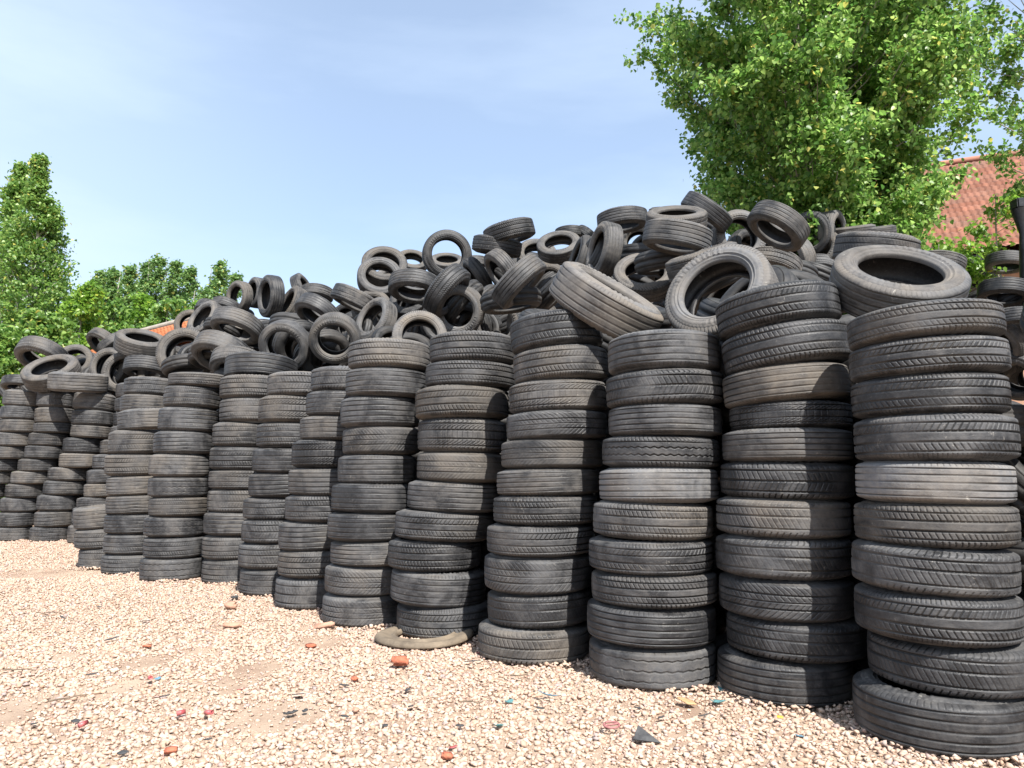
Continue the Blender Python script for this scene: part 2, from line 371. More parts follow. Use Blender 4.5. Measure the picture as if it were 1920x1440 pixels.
ORD = ['', 'first', 'second', 'third', 'fourth', 'fifth', 'sixth', 'seventh', 'eighth', 'ninth', 'tenth', 'eleventh', 'twelfth', 'thirteenth', 'fourteenth', 'fifteenth', 'sixteenth', 'seventeenth']
WORD = {'k': 'black', 'd': 'dark grey', 'g': 'grey', 'n': 'dusty grey', 'b': 'brownish dusty', 't': 'tan dusty', 'p': 'pale scuffed'}
# (stack name for labels, base v, diameter, top v, codes, rows (left u, right u or None, bottom v, roll))
STACKS = [
 ('rightmost front stack', 1432, .66, 558, 'ngdgpbgddd', [(1599,1869,624,3),(1599,1883,693,2),(1597,1894,773,1),(1599,1911,864,0),(1602,1908,947,-1),(1604,1911,1032,-1),(1597,1915,1124,-2),(1603,1925,1221,-1),(1628,1952,1318,-1),(1601,1945,1430,0)]),
 ('second stack from the right', 1335, .63, 525, 'ddbdndngddd', [(1343,1576,600,7),(1353,1598,678,7),(1354,1595,749,4),(1366,1600,801,1),(1353,1600,865,0),(1352,1602,937,-1),(1342,1600,1013,-1),(1342,1602,1093,-1),(1349,1605,1172,-1),(1364,1626,1249,-1),(1347,1604,1334,0)]),
 ('third stack from the right', 1298, .63, 615, 'gdgdpnggdg', [(1140,1351,689,1),(1135,1357,755,1),(1140,1354,816,0),(1128,1351,877,-1),(1122,1349,945,0),(1113,1338,1016,-1),(1104,1338,1082,0),(1109,1346,1146,1),(1101,1344,1222,-1),(1105,1344,1298,0)]),
 ('fourth stack from the right', 1250, .63, 578, 'dntgbngggdn', [(966,1120,645,5),(963,1140,708,4),(956,1138,768,2),(950,1138,822,2),(941,1130,879,1),(933,1124,931,1),(925,1122,987,1),(914,1115,1046,1),(908,1110,1118,1),(912,1111,1184,2),(897,1105,1248,0)]),
 ('fifth stack from the right', 1202, .63, 617, 'ngbnbggggg', [(805,968,673,0),(798,966,721,-1),(778,955,782,0),(783,951,847,-1),(782,950,904,-1),(762,940,962,-2),(742,None,1018,-2),(727,None,1075,-1),(731,None,1142,-2),(742,None,1200,-1)]),
 ('sixth stack from the right', 1178, .63, 632, 'tggngddngg', [(653,807,686,0),(649,800,740,0),(638,787,798,0),(644,786,852,1),(633,782,908,0),(620,None,964,-1),(613,None,1018,-1),(617,None,1066,0),(609,None,1121,0),(604,None,1178,0)]),
 ('seventh stack from the right', 1146, .62, 684, 'ggndngnng', [(582,None,730,0),(573,None,778,0),(562,None,824,0),(546,None,877,0),(540,None,929,0),(533,None,980,0),(521,None,1036,1),(521,None,1087,0),(516,None,1145,-1)]),
 ('eighth stack from the right', 1120, .62, 695, 'tngddgggg', [(500,None,740,0),(485,None,791,0),(480,None,839,0),(472,None,887,0),(465,None,934,0),(454,None,976,0),(452,None,1021,0),(446,None,1069,0),(448,None,1120,-1)]),
 ('ninth stack from the right', 1097, .62, 701, 'nnngnngng', [(412,None,744,0),(411,None,790,0),(398,None,836,0),(392,None,881,0),(390,None,918,0),(387,None,962,0),(381,None,1006,0),(378,None,1051,0),(377,None,1096,0)]),
 ('tenth stack from the right', 1093, .62, 696, 'ngggtgnggg', [(325,420,721,-1),(311,412,762,-1),(296,411,807,-1),(287,403,851,0),(280,393,894,0),(277,391,933,0),(281,387,970,0),(269,382,1009,0),(268,381,1049,0),(261,379,1092,1)]),
 ('eleventh stack from the right', 1079, .62, 765, 'nntnnggg', [(220,None,805,4),(203,None,850,2),(196,None,891,1),(198,None,929,2),(198,None,965,1),(194,None,1003,0),(192,None,1042,0),(188,None,1079,0)]),
 ('short three-tyre stack left of the eleventh', 1069, .60, 950, 'nng', [(137,None,992,4),(138,None,1030,2),(145,None,1069,0)]),
 ('leaning stack behind the eleventh', 1021, .60, 715, 'ggdgnggnggn', [(217,None,743,2),(215,None,770,1),(212,None,797,2),(207,None,824,2),(187,None,851,1),(173,None,879,2),(163,None,906,3),(157,None,933,2),(144,None,952,2),(135,None,985,0),(127,None,1020,0)]),
 ('fourteenth column from the right, with the widest gap to its right', 1017, .64, 735, 'ngndtnggng', [(136,218,768,-5),(133,216,796,-2),(132,212,820,-2),(120,193,849,-1),(112,189,877,0),(95,163,902,-1),(84,158,929,-1),(74,144,959,-1),(70,138,989,1),(64,128,1017,1)]),
 ('second column from the left edge', 1016, .61, 733, 'gtnngntnggn', [(78,134,762,-2),(73,132,792,1),(70,132,811,0),(60,121,835,-1),(49,118,860,-1),(32,109,884,0),(23,95,908,-1),(10,85,934,-1),(0,74,961,0),(-6,68,989,1),(-12,62,1016,1)]),
 ('leftmost column', 1016, .61, 730, 'ngntngngngn', [(10,77,760,-2),(4,74,785,-1),(0,71,810,0),(-9,61,836,0),(-20,51,860,0),(-38,33,884,0),(-48,23,908,0),(-62,10,934,0),(-72,0,961,0),(-80,-8,989,0),(-86,-14,1016,0)]),
 ('back stack at the far left edge', 1008, .61, 766, 'tgngggnggg', [(-40,22,788,0),(-44,18,812,0),(-48,10,836,0),(-60,0,860,0),(-70,-8,884,0),(-80,-18,908,0),(-90,-26,934,0),(-95,-30,961,0),(-100,-35,985,0),(-104,-38,1008,0)]),
]
GRP_S = 'tyres stacked flat in columns along the gravel'
ROW = []          # (x, y, z of top) of every stack
def solve_x(uL, v, Yc, Rr, uR=None):
    dl = ray(uL, v); dr = ray(uR, v) if uR is not None else None
    if dr is not None:
        pl = math.atan(dl.x); pr = math.atan(dr.x); return Yc*math.tan((pl+pr)/2)
    p = math.atan(dl.x); x = dl.x*Yc+Rr
    for _ in range(20):
        d = math.hypot(x, Yc); x = Yc*math.tan(p+math.asin(Rr/d))
    return x
def build_stack(name, bv, D, tv, codes, rows, Yc=None, dzs=None):
    if Yc is None: Yc = gp(960, bv).y+D/2*.93
    nr = len(rows); zb = []; zt = None
    pts = []
    for i, (uL, uR, vb, roll) in enumerate(rows):
        v0 = tv if i == 0 else rows[i-1][2]; vm = (v0+vb)/2
        Di = D
        if uR is not None:
            half = (math.atan(ray(uR, vm).x)-math.atan(ray(uL, vm).x))/2
            x = Yc*math.tan((math.atan(ray(uR, vm).x)+math.atan(ray(uL, vm).x))/2)
            Di = 2*math.sin(half)*math.hypot(x, Yc); Di = min(max(Di, D*.90), D*1.07)
        else: Di = D*R.uniform(.97, 1.03)
        x = solve_x(uL, vm, Yc, Di/2, uR)
        pts.append([x, Di, roll, v0, vb])
    z = 0.0; out = []
    # walk upwards: every tyre rests on the one below, its width read from the picture
    fr = [HC+ray(960, p[4]).z*(Yc-p[1]/2*.97) for p in pts]+[]
    top = HC+ray(960, tv).z*(Yc-pts[0][1]/2*.97)
    zs = [top]+fr; zs[-1] = 0.0
    for i, p in enumerate(pts):
        z1, z0 = zs[i], zs[i+1]; W = z1-z0
        yy = Yc+R.uniform(-.008, .008)
        rl = math.radians(p[2]+R.uniform(-.6, .6)); pt = math.radians(R.uniform(-1, 1))
        vd = Vector((p[0], yy, 0)).normalized(); rt = Vector((vd.y, -vd.x, 0))
        n = Vector((0, 0, 1))-rt*math.sin(rl)+vd*math.sin(pt)
        if i == nr-1: n = Vector((0, 0, 1))
        ds = None
        if dzs and i in dzs: ds = dzs[i]
        nm = 'top' if i == 0 else ('bottom' if i == nr-1 else ORD[i+1]+' from the top')
        lab = '%s tyre, %s, %s' % (WORD[codes[i]], nm, name)
        tyre((p[0], yy, (z0+z1)/2), n, p[1], W*1.012, codes[i], ds, lab, GRP_S)
    ROW.append((pts[0][0], Yc, zs[0]))
    return Yc
DZ = {2: {9: 2, 8: 4, 3: 7, 0: 4, 1: 1}, 9: {9: 2, 5: 2, 6: 0, 7: 2}, 0: {0: 0, 4: 4, 6: 8, 3: 6, 5: 0}, 1: {0: 6, 1: 0, 3: 3, 5: 1, 8: 5}, 3: {9: 8, 4: 5, 2: 3}, 4: {2: 6, 3: 3, 4: 5}, 5: {3: 5}}
NAMES16 = {13: 'third column from the left edge'}
for i, (nm, bv, D, tv, codes, rows) in enumerate(STACKS):
    build_stack('in the '+NAMES16.get(i, nm), bv, D, tv, codes, rows, None, DZ.get(i))
NFRONT = len(ROW)
# stack partly seen right of and behind the rightmost one, and one between the eleventh and tenth
build_stack('in the stack behind the rightmost one', 1150, .64, 748, 'tggngg', [(1885,None,810,0),(1883,None,866,0),(1887,None,937,0),(1889,None,985,0),(1887,None,1048,0),(1885,None,1150,0)], 4.15)
build_stack('in the back stack between tenth and eleventh', 1060, .62, 705, 'nndgggggg', [(242,318,738,0),(236,312,772,0),(230,308,808,0),(228,None,844,0),(228,None,880,0),(226,None,915,0),(225,None,950,0),(224,None,990,0),(224,None,1060,0)], 8.9)

# ---- the heap behind the stacks
RX = sorted(ROW[:12]+ROW[13:15], key=lambda p: p[0])
def heap_z(x, y):
    """height of the heap's surface and how far behind the front row"""
    best = None
    for a, b_ in zip(RX[:-1], RX[1:]):
        ax, ay, az = a; bx, by, bz = b_
        dx, dy = bx-ax, by-ay; L2 = dx*dx+dy*dy; t = max(0, min(1, ((x-ax)*dx+(y-ay)*dy)/L2))
        px, py = ax+dx*t, ay+dy*t; d = math.hypot(x-px, y-py); sgn = 1 if ((x-px)*.69+(y-py)*.72) > 0 else -1
        if best is None or d < best[0]: best = (d, sgn, az+(bz-az)*t)
    d = best[0]*best[1]
    return best[2]+.08+.58*max(0, min(d, 3.6)), d
def heap_y(u, v):
    d = ray(u, v); y = 3.0
    while y < 16:
        hz, dist = heap_z(d.x*y, y)
        if dist > .40 and HC+d.z*y <= hz: return y
        y += .04
    y = 4.0; best = (9, 0)                 # above the surface: where the ray passes closest over it
    while y < 14:
        hz, dist = heap_z(d.x*y, y)
        if dist > 0 and HC+d.z*y-hz < best[0]: best = (HC+d.z*y-hz, y)
        y += .1
    return best[1]
GRP_H = 'loose tyres heaped behind the stacks'
PILE = [
 # u, v, apparent diameter, axis (right, up, toward the viewer), code, design, label
 (347,664,94,(-.30,.35,.88),'b',None,'brown faced tyre leaning open towards the viewer on the tenth stack'),
 (418,664,112,(-.35,-.78,.44),'n',4,'big ribbed tyre tipped forward, above the ninth stack, left of its twin'),
 (447,684,104,(-.15,-.84,.44),'n',8,'ribbed tyre tipped forward in front of its twin, above the ninth stack'),
 (490,695,132,(-.05,-.97,.22),'d',4,'dark ribbed tyre lying askew on top of the ninth stack'),
 (357,690,66,(0,1,.03),'n',None,'small tyre lying flat below the brown leaning tyre on the tenth stack'),
 (410,686,78,(0,1,.06),'p',None,'pale topped tyre lying flat behind the dark askew one'),
 (548,676,58,(-.72,.12,.68),'g',3,'smallest tyre on edge with its hole to the left, above the eighth stack'),
 (575,664,80,(-.45,-.2,.85),'g',0,'grey tyre on edge behind the smallest one, above the eighth stack'),
 (535,648,96,(-.30,-.30,.90),'g',None,'grey tyre tipped forward with a dark hole, left of the smallest tyre'),
 (638,630,64,(.78,.38,.45),'t',4,'narrow pale tyre on edge showing five grooves, above the seventh stack'),
 (628,634,98,(-.12,-.33,.92),'n',0,'grey tyre arching behind the narrow pale tyre on edge'),
 (705,602,92,(-.70,.42,.52),'n',1,'oval looking tyre with its hole to the left, above the sixth stack'),
 (787,634,106,(.0,.42,.88),'t',None,'pale ring faced tyre rising behind the top of the sixth stack'),
 (699,583,80,(-.15,.3,.92),'b',None,'brown ring faced tyre behind the oval looking one'),
 (665,562,90,(-.40,-.90,.14),'n',8,'ribbed grey tyre arching over the brown ring faced one'),
 (597,588,92,(-.5,-.75,.42),'g',4,'barrel like grey tyre tipped forward with the hole at its lower left'),
 (550,618,74,(.0,-.5,.85),'g',1,'tyre wedged low between the brown sided and barrel like tyres'),
 (547,574,80,(-.84,.42,.30),'b',4,'brown sided tyre leaning to the right, seen from its tread'),
 (508,556,82,(-.93,.05,.36),'d',4,'dark upright tyre with a narrow hole, standing on the left skyline'),
 (449,557,60,(-.80,.10,.58),'n',3,'knobbly tyre on edge with its hole to the left, left of the dark upright one'),
 (481,549,54,(-.90,.1,.40),'g',None,'tyre mostly hidden between the knobbly one and the dark upright one'),
 (595,551,62,(-.10,-.75,.6),'n',None,'brown grey tyre on edge on the skyline, right of the dark upright one'),
 (567,541,46,(.80,.5,.3),'g',None,'sliver of a tyre on the skyline, left of the brown grey one'),
 (484,626,80,(.15,-.84,.42),'g',4,'tyre lying almost flat with its dark underside showing, above the ninth stack'),
 (445,611,96,(-.30,-.86,.40),'t',4,'pale wide ribbed tyre tipped forward, below the knobbly one'),
 (386,600,78,(-.72,.50,.42),'n',6,'leaning tyre with a shiny worn edge, beside the pale wide ribbed one'),
 (426,581,58,(-.30,-.60,.70),'g',6,'patterned tyre behind the pale wide ribbed one'),
 (396,584,44,(-.30,-.60,.70),'g',None,'small looking tyre on the skyline left of the patterned one'),
 (358,610,52,(-.28,.22,.92),'b',None,'brown ring faced tyre in front of the orange roof'),
 (721,500,88,(.02,.66,.74),'n',None,'open topped tyre on the skyline, upper one of a slanting pair'),
 (712,522,86,(.02,.55,.80),'g',4,'lower tyre of the slanting pair on the skyline'),
 (773,491,60,(.10,.80,.58),'n',None,'ring faced tyre on the skyline between the slanting pair and the see-through ring'),
 (838,478,94,(.10,.12,.98),'d',None,'upright ring on the skyline with sky showing through its hole'),
 (838,494,66,(0,.92,.38),'n',None,'flat lying tyre seen through the upright ring on the skyline'),
 (778,538,102,(-.10,-.86,.42),'g',4,'dome shaped tyre tipped forward, below the see-through ring'),
 (727,532,70,(-.30,.66,.66),'t',None,'pale sided tyre showing left of the dome shaped one'),
 (772,564,84,(-.35,.65,.66),'d',None,'dark tyre with an oval hole, under the dome shaped one'),
 (838,545,108,(.76,-.56,.26),'d',0,'dark tyre on edge leaning right, seen from its tread, beside the dome shaped one'),
 (862,582,98,(-.30,-.08,.93),'t',None,'pale rimmed ring facing forward over the gap between fifth and sixth stacks'),
 (893,530,68,(.50,-.60,.60),'g',6,'patterned tyre right of the dark one on edge, in the middle of the heap'),
 (893,497,62,(.0,-.80,.60),'g',1,'zigzag patterned tyre lying right of the see-through ring'),
 (885,603,84,(-.20,.1,.97),'b',None,'brown ring mostly hidden between two pale rimmed rings'),
 (932,606,98,(-.20,-.08,.97),'n',None,'pale edged ring leaning over the top of the fifth stack'),
 (1000,604,98,(-.28,.18,.92),'b',None,'brownish ring behind the top of the fourth stack'),
 (955,436,100,(.25,-.95,.15),'d',0,'upper one of two dark tyres lying on the skyline left of centre'),
 (932,462,96,(-.15,-.97,.08),'d',0,'lower one of two dark tyres lying on the skyline left of centre'),
 (941,506,84,(-.75,-.50,.38),'n',4,'deeply grooved tyre on edge with its hole to the left, below the dark pair'),
 (967,480,66,(-.80,-.40,.40),'d',8,'dark tyre behind the deeply grooved one'),
 (1006,480,76,(.05,.70,.68),'n',None,'ring faced tyre just right of the deeply grooved one'),
 (1048,463,86,(-.1,.84,.52),'n',None,'open topped tyre on the skyline, right of the dark pair'),
 (973,528,118,(.69,-.69,.16),'n',4,'long looking tyre on edge slanting up to the right, above the fourth stack'),
 (1102,448,50,(-.60,-.50,.5),'d',None,'dark tyre behind the left side of the tall narrow hole tyre'),
 (1070,439,38,(0,-.80,.5),'d',None,'tyre just peeping over the open topped one on the skyline'),
 (1167,413,98,(.08,-.96,.26),'g',4,'ribbed tyre lying on the skyline above the tall tyre with the narrow hole'),
 (1133,471,112,(-.90,.25,.32),'n',4,'tall tyre on edge with a narrow hole on its left'),
 (1197,456,66,(-.10,.4,.92),'b',None,'brown ring below the ribbed tyre on the skyline'),
 (1208,520,118,(.05,.78,.62),'t',3,'tan faced tyre lying open side up in the middle of the heap'),
 (1270,446,132,(-.22,-.95,.2),'n',4,'wide tyre lying with its dark underside showing, over the tan faced one'),
 (1268,414,118,(.05,.97,.22),'n',None,'open flat tyre on the skyline behind the wide one'),
 (1325,398,106,(.62,.77,-.14),'d',4,'dark thick tyre on edge at the peak of the heap'),
 (1258,401,54,(0,1,.0),'g',None,'tyre barely showing behind the open flat one at the peak'),
 (1384,445,104,(.46,.26,.84),'t',7,'pale rimmed tyre with its hole to the right, below the peak'),
 (1440,450,98,(-.30,-.62,.68),'k',None,'black tyre with a pale inner rim, right of the pale rimmed one'),
 (1318,492,148,(-.22,.93,.04),'n',8,'wide tyre lying at a slant behind the biggest pale ring'),
 (1408,482,80,(-.1,.9,-.2),'n',6,'patterned tyre just above the biggest pale ring'),
 (1352,556,212,(-.35,.60,.70),'t',None,'biggest pale ring, leaning between the second and third stacks'),
 (1137,569,226,(.50,.82,.12),'t',4,'big tan tyre on edge sliding down onto the third stack'),
 (1214,585,112,(.2,.92,-.05),'n',3,'blocky patterned tyre behind the big tan one'),
 (1225,552,90,(.1,-.6,.7),'g',4,'grey tyre under the tan faced tyre'),
 (1030,532,80,(-.2,.2,.95),'b',None,'brown ring behind the upper end of the big tan tyre'),
 (1258,532,96,(-.62,-.55,.5),'d',8,'dark tyre squeezed in left of the biggest pale ring'),
 (1092,492,58,(-.4,-.5,.7),'d',None,'dark tyre low between the open topped and tall tyres'),
 (1450,499,104,(-.26,-.68,.66),'t',3,'brick patterned dusty tyre behind the biggest pale ring'),
 (1459,424,118,(-.55,-.72,.42),'n',4,'large arched tyre with sharp grooves on the right skyline'),
 (1522,438,64,(-.4,.1,.9),'d',None,'dark tyre between the large arched one and the upright one'),
 (1561,436,84,(.93,.02,.36),'n',4,'upright tyre on edge under the leaves, pale side to the right'),
 (1498,487,76,(-.78,-.12,.45),'t',8,'pale tyre on edge with fine tread, left of the brown curved one'),
 (1532,511,78,(.0,-.5,.82),'n',6,'tyre with fine blocks behind the left end of the largest open tyre'),
 (1541,473,78,(-.5,.5,.66),'b',None,'brown sided tyre leaning under the long slanting one'),
 (1642,469,178,(.20,.93,-.10),'n',8,'long slanting tyre lying behind the largest open tyre'),
 (1681,534,240,(.27,.88,.38),'n',4,'largest open tyre lying tilted on the rightmost stack'),
 (1598,438,46,(0,1,.0),'t',None,'pale strip of a tyre right of the upright one under the leaves'),
 (1636,440,46,(0,1,0),'g',None,'tyre just showing over the long slanting one'),
 (1765,494,70,(.2,.82,-.3),'n',6,'tyre right of the long slanting one, below the roof'),
 (1798,512,56,(0,1,.08),'n',4,'upper small looking tyre at the right end of the largest open tyre'),
 (1800,538,50,(0,1,.08),'g',3,'lower small looking tyre at the right end of the largest open tyre'),
 (1838,549,62,(-.55,.35,.75),'b',None,'brown curved tyre above the right end of the rightmost stack'),
 (1838,500,60,(-.2,-.6,.7),'n',6,'patterned tyre under the eaves, in the shaded heap at the right'),
 (1888,492,74,(-.1,-.9,.35),'g',4,'sunlit arched tyre under the eaves near the right edge'),
 (1842,525,64,(0,-.85,.4),'k',None,'shade-tinted tyre lying flat in the shaded heap, left side'),  # this and the next two: shade of the right heap put into the colour
 (1884,548,92,(-.1,-.72,.6),'k',None,'wide shade-tinted tyre lying in the shaded heap, above the dark hole'),
 (1898,578,88,(0,-.45,.88),'k',None,'shade-tinted tyre with a big dark hole in the shaded heap at the right edge'),
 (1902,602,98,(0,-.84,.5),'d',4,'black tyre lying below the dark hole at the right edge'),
 (1846,580,72,(0,1,0),'n',3,'tyre showing just behind the top of the rightmost stack'),
 (1880,642,96,(-.60,-.35,.65),'t',3,'chunky patterned tyre on edge right of the rightmost stack top'),
 (1908,704,96,(-.42,-.42,.80),'g',4,'grey ribbed tyre leaning on the stack behind the rightmost one'),
 (80,668,90,(-.30,-.58,.74),'n',8,'tyre tipped forward against the leaves at the left end'),
 (97,699,98,(-.35,.82,.42),'b',3,'brown tyre lying open side up at the left end of the heap'),
 (147,717,100,(0,1,0),'t',4,'dusty brown tyre lying flat across two columns at the left end'),
 (38,720,62,(.1,.9,-.3),'g',4,'grey tyre at the very left end of the heap'),
 (168,690,60,(-.58,-.36,.70),'t',4,'pale cream tyre on edge right of the brown open one'),
 (141,678,66,(-.30,.4,.87),'b',None,'brown ring behind the dusty flat tyre at the left end'),
 (193,642,60,(-.5,-.5,.72),'b',None,'brown shiny tyre on the skyline at the left, beside the trees'),
 (215,648,58,(.45,-.5,.74),'n',4,'grooved tyre just left of the flat ring below the orange roof'),
 (265,645,94,(.1,.94,.32),'n',4,'flat ring with a dark hole just below the orange roof'),
 (208,690,76,(-.58,.2,.78),'b',None,'brown curved tyre left of the tall brown ring'),
 (236,700,82,(-.40,.22,.90),'b',None,'tall brown ring facing forward over the eleventh stack'),
 (276,690,82,(-.1,-.86,.5),'g',4,'grey dome shaped tyre on top of the background stack'),
 (300,662,46,(-.4,.3,.86),'n',None,'small dark ring left of the brown faced tyre on the tenth stack'),
 (230,734,44,(0,1,0),'g',None,'small tyre low behind the top of the eleventh stack'),
]
DY = {(1642,469): .7, (1682,537): -.12, (347,664): -.55, (418,664): .15, (1318,492): .3}
def view_axes(u, v):
    d = ray(u, v).normalized(); r = d.cross(Vector((0, 0, 1))).normalized(); up = r.cross(d); return d, r, up
BACK = []; PP = []
for (u, v, dp, n, code, ds, lab) in PILE:
    if n[1] < -.45 and n[2] > .45: n = (n[0], n[1]*1.15, n[2]*.58)
    Ys = heap_y(u, v)
    if u > 1780: Ys = max(Ys, F*.64/dp*.93)
    D = dp*Ys/F
    D2 = min(max(D, .58), .82 if u < 330 else .72); Y = Ys*D2/D+DY.get((u, v), 0)
    Y = min(Y, 9.6 if u > 1250 and u < 1780 else 13.6)
    d, r, up = view_axes(u, v); a = (r*n[0]+up*n[1]-d*n[2]).normalized()
    PP.append((u, v, dp, Y))
    if (u, v) != (838, 478):
        for side, kk in ((R.choice((-1, 1)), 1.0), (R.choice((-1, 1)), 2.1)): BACK.append((at(u, v, Y)+d*(.36 if abs(n[1]) < .8 else .5)*kk-up*R.uniform(.06, .2)+r*side*R.uniform(.05, .18)*kk*1.3, (a*(1 if n[1] > -.3 else -1)+r*R.uniform(-.6, .6)+up*R.uniform(0, .6)).normalized()))
    tyre(at(u, v, Y), a, D2, W0*D2/.63*R.uniform(1.08, 1.22), code, ds, lab, GRP_H)

# inner mass of the heap: tyres lying deep under the ones on its surface
def low_tyre():
    prof = [(R0-.034, .446*W0), (R0-.010, .33*W0), (R0-.012, .30*W0), (R0-.012, .27*W0), (R0-.002, .25*W0), (R0-.001, .06*W0), (R0-.011, .04*W0)]
    prof = [(r, z) for r, z in prof]; prof = prof+[(r, -z) for r, z in prof[::-1]]
    s = side_prof(-1)[1::2]; l = LIN[::-1][1:-1:2]; s2 = side_prof(1)[::-1][1::2]
    return np.array(prof+s+l+s2+[prof[0]])
LP = low_tyre(); ns = 48; th = np.arange(ns)/ns*2*math.pi
LV = np.stack([LP[None, :, 0]*np.cos(th)[:, None], LP[None, :, 0]*np.sin(th)[:, None], np.broadcast_to(LP[:, 1], (ns, len(LP)))], -1).reshape(-1, 3)
m_ = len(LP); i = np.arange(ns)[:, None]; j = np.arange(m_-1)[None, :]; i2 = (i+1) % ns
LF = np.stack([i*m_+j, i2*m_+j, i2*m_+j+1, i*m_+j+1], -1).reshape(-1, 4)
VV = []; FF = []; cnt = 0
def px(c):
    yc = c[1]*CP+(c[2]-HC)*SP; zc = (c[2]-HC)*CP-c[1]*SP
    return 960+F*c[0]/yc, 720-F*zc/yc
def hides(c):
    u, v = px(c); r = F*.27/c[1]
    for pu, pv, dp, pY in PP:
        if c[1] < pY-.02 and (u-pu)**2+(v-pv)**2 < (dp*.37+r)**2: return True
    return False
def deep(c, q, s, free=False):
    global cnt
    if not free and hides(c): return
    M = np.array(q.to_matrix()); VV.append((LV*s)@M.T+np.array(c)); FF.append(LF+cnt*len(LV)); cnt += 1
SKY_U = (-200,0,40,150,200,290,350,400,450,560,640,690,760,860,920,1000,1060,1130,1220,1300,1380,1500,1560,1620,1760,1800,1860,2100)
SKY_V = (720,710,695,670,650,650,625,600,565,565,575,520,500,500,450,460,455,430,412,400,420,432,435,452,492,505,495,495)
x = -10.5
while x < 8.5:
    y = 3.0
    while y < 17.5:
        jx, jy = x+R.uniform(-.12, .12), y+R.uniform(-.12, .12)
        hz, dist = heap_z(jx, jy)
        if .42 < dist < 7.5 and (jx > -9.6):
            lim = min(hz, HC+3.05)
            zz = lim-.50-(0 if dist < 6 else (dist-6)*.5)
            uu = 960+F*jx/jy*1.0; vs_ = np.interp(uu, SKY_U, SKY_V)+14
            zz = min(zz, HC+ray(uu, vs_).z*jy-.30)
            while zz > .15:
                q = Vector((R.gauss(0, .7), R.gauss(0, .7)-.2, 1)).normalized().to_track_quat('Z', 'Y')
                deep((jx+R.uniform(-.1, .1), jy+R.uniform(-.1, .1), zz), q, R.uniform(.94, 1.05))
                zz -= .34
                if zz < lim-1.1 and dist > 1.5: break
        y += .48
    x += .48
for c_, a_ in BACK: 
    uq, vq = px(c_)
    if vq-F*.27/c_[1] > np.interp(uq, SKY_U, SKY_V): deep(c_, a_.to_track_quat('Z', 'Y'), .98, True)
for (ax, ay, az), (bx, by, bz) in zip(RX[:-1], RX[1:]):
    L_ = math.hypot(bx-ax, by-ay); n_ = max(1, round(L_/.6))
    for k in range(n_):
        t = (k+.5)/n_; px = ax+(bx-ax)*t+.69*.62; py = ay+(by-ay)*t+.72*.62; zz = .1
        while zz < min(az, bz)-.15:
            deep((px+R.uniform(-.02, .02), py, zz), Vector((R.gauss(0, .02), R.gauss(0, .02), 1)).to_track_quat('Z', 'Y'), 1.0, True); zz += .185
me = np_mesh('deep_tyres', np.concatenate(VV), np.concatenate(FF), M_SIDE, True)
o = link('tyre_heap_core', me); o.color = (.04, .3, .1, .5)  # rubber colour darkened so gaps and holes read as deep shade
tag(o, 'shade-toned jumble of tyres seen in the gaps between the loose tyres of the heap', 'tyre heap', kind='stuff')
print('TYRES', NT, 'deep', cnt)

# ---------------------------------------------------------------- gravel
def stone_proto(rs, n):
    bm = bmesh.new()
    sx, sy, sz = rs.uniform(.8, 1.25), rs.uniform(.7, 1.05), rs.uniform(.45, .75)
    for _ in range(n):
        p = Vector((rs.gauss(0, 1), rs.gauss(0, 1), rs.gauss(0, 1))).normalized()
        bm.verts.new((p.x*sx, p.y*sy, p.z*sz))
    r = bmesh.ops.convex_hull(bm, input=bm.verts[:])
    bmesh.ops.delete(bm, geom=[g_ for g_ in r['geom_interior'] if isinstance(g_, bmesh.types.BMVert)], context='VERTS')
    bmesh.ops.triangulate(bm, faces=bm.faces[:])
    bm.verts.index_update(); V = np.array([v.co[:] for v in bm.verts]); Fc = np.array([[v.index for v in f.verts] for f in bm.faces]); bm.free()
    return V, Fc
rs = random.Random(3)
PROTO = [stone_proto(rs, rs.choice((9, 10, 11, 12))) for _ in range(20)]
PROTO_F = [stone_proto(rs, 8) for _ in range(6)]
# bare patches of earth: (u, v, radius x, radius y in px)
BARE = [(275,1243,36,12), (240,1288,26,11), (485,1256,34,14), (432,1296,16,9), (370,1222,22,5), (515,1345,70,24), (440,1280,40,10), (600,1205,45,9),
        (120,1230,20,5), (130,1235,14,4), (10,1340,50,30), (100,1075,70,8), (1290,1330,20,12)]
BP = [(gp(u, v), (gp(u+rx, v)-gp(u, v)).length, abs(gp(u, v-ry).y-gp(u, v).y)) for u, v, rx, ry in BARE]
def row_front(x, y):
    return heap_z(x, y)[1]
def scatter(n, y0, y1, xl, xr, smin, smax, protos, layer, seed):
    g_ = np.random.default_rng(seed); xs = g_.uniform(0, 1, n); ys = g_.uniform(y0, y1, n)
    Vs = []; Fs = []; c = 0; rr = random.Random(seed)
    for t, y in zip(xs, ys):
        a, b_ = xl(y), xr(y); x = a+(b_-a)*t
        # position density
        if rr.random() > (b_-a)/wmax: continue
        sz = .97*(smin+(smax-smin)*rr.random()**1.6)
        k = 0
        for p, rx, ry in BP:
            d = ((x-p.x)/rx)**2+((y-p.y)/ry)**2
            if d < 1.6: k = max(k, 1.3-d*.6)
        if k > 0:
            if rr.random() < k*.66: continue
            sz *= .62
        V, Fc = protos[rr.randrange(len(protos))]
        q = Matrix.Rotation(rr.uniform(0, 6.28), 3, 'Z') @ Matrix.Rotation(rr.gauss(0, .35), 3, 'X')
        z = sz*rr.uniform(-.12, .32)+layer*rr.uniform(0, .006)
        Vs.append((V*sz)@np.array(q).T+np.array([x, y, z])); Fs.append(Fc+c); c += len(V)
    return np.concatenate(Vs), np.concatenate(Fs), c
def xl(y): return -.75*y-.5
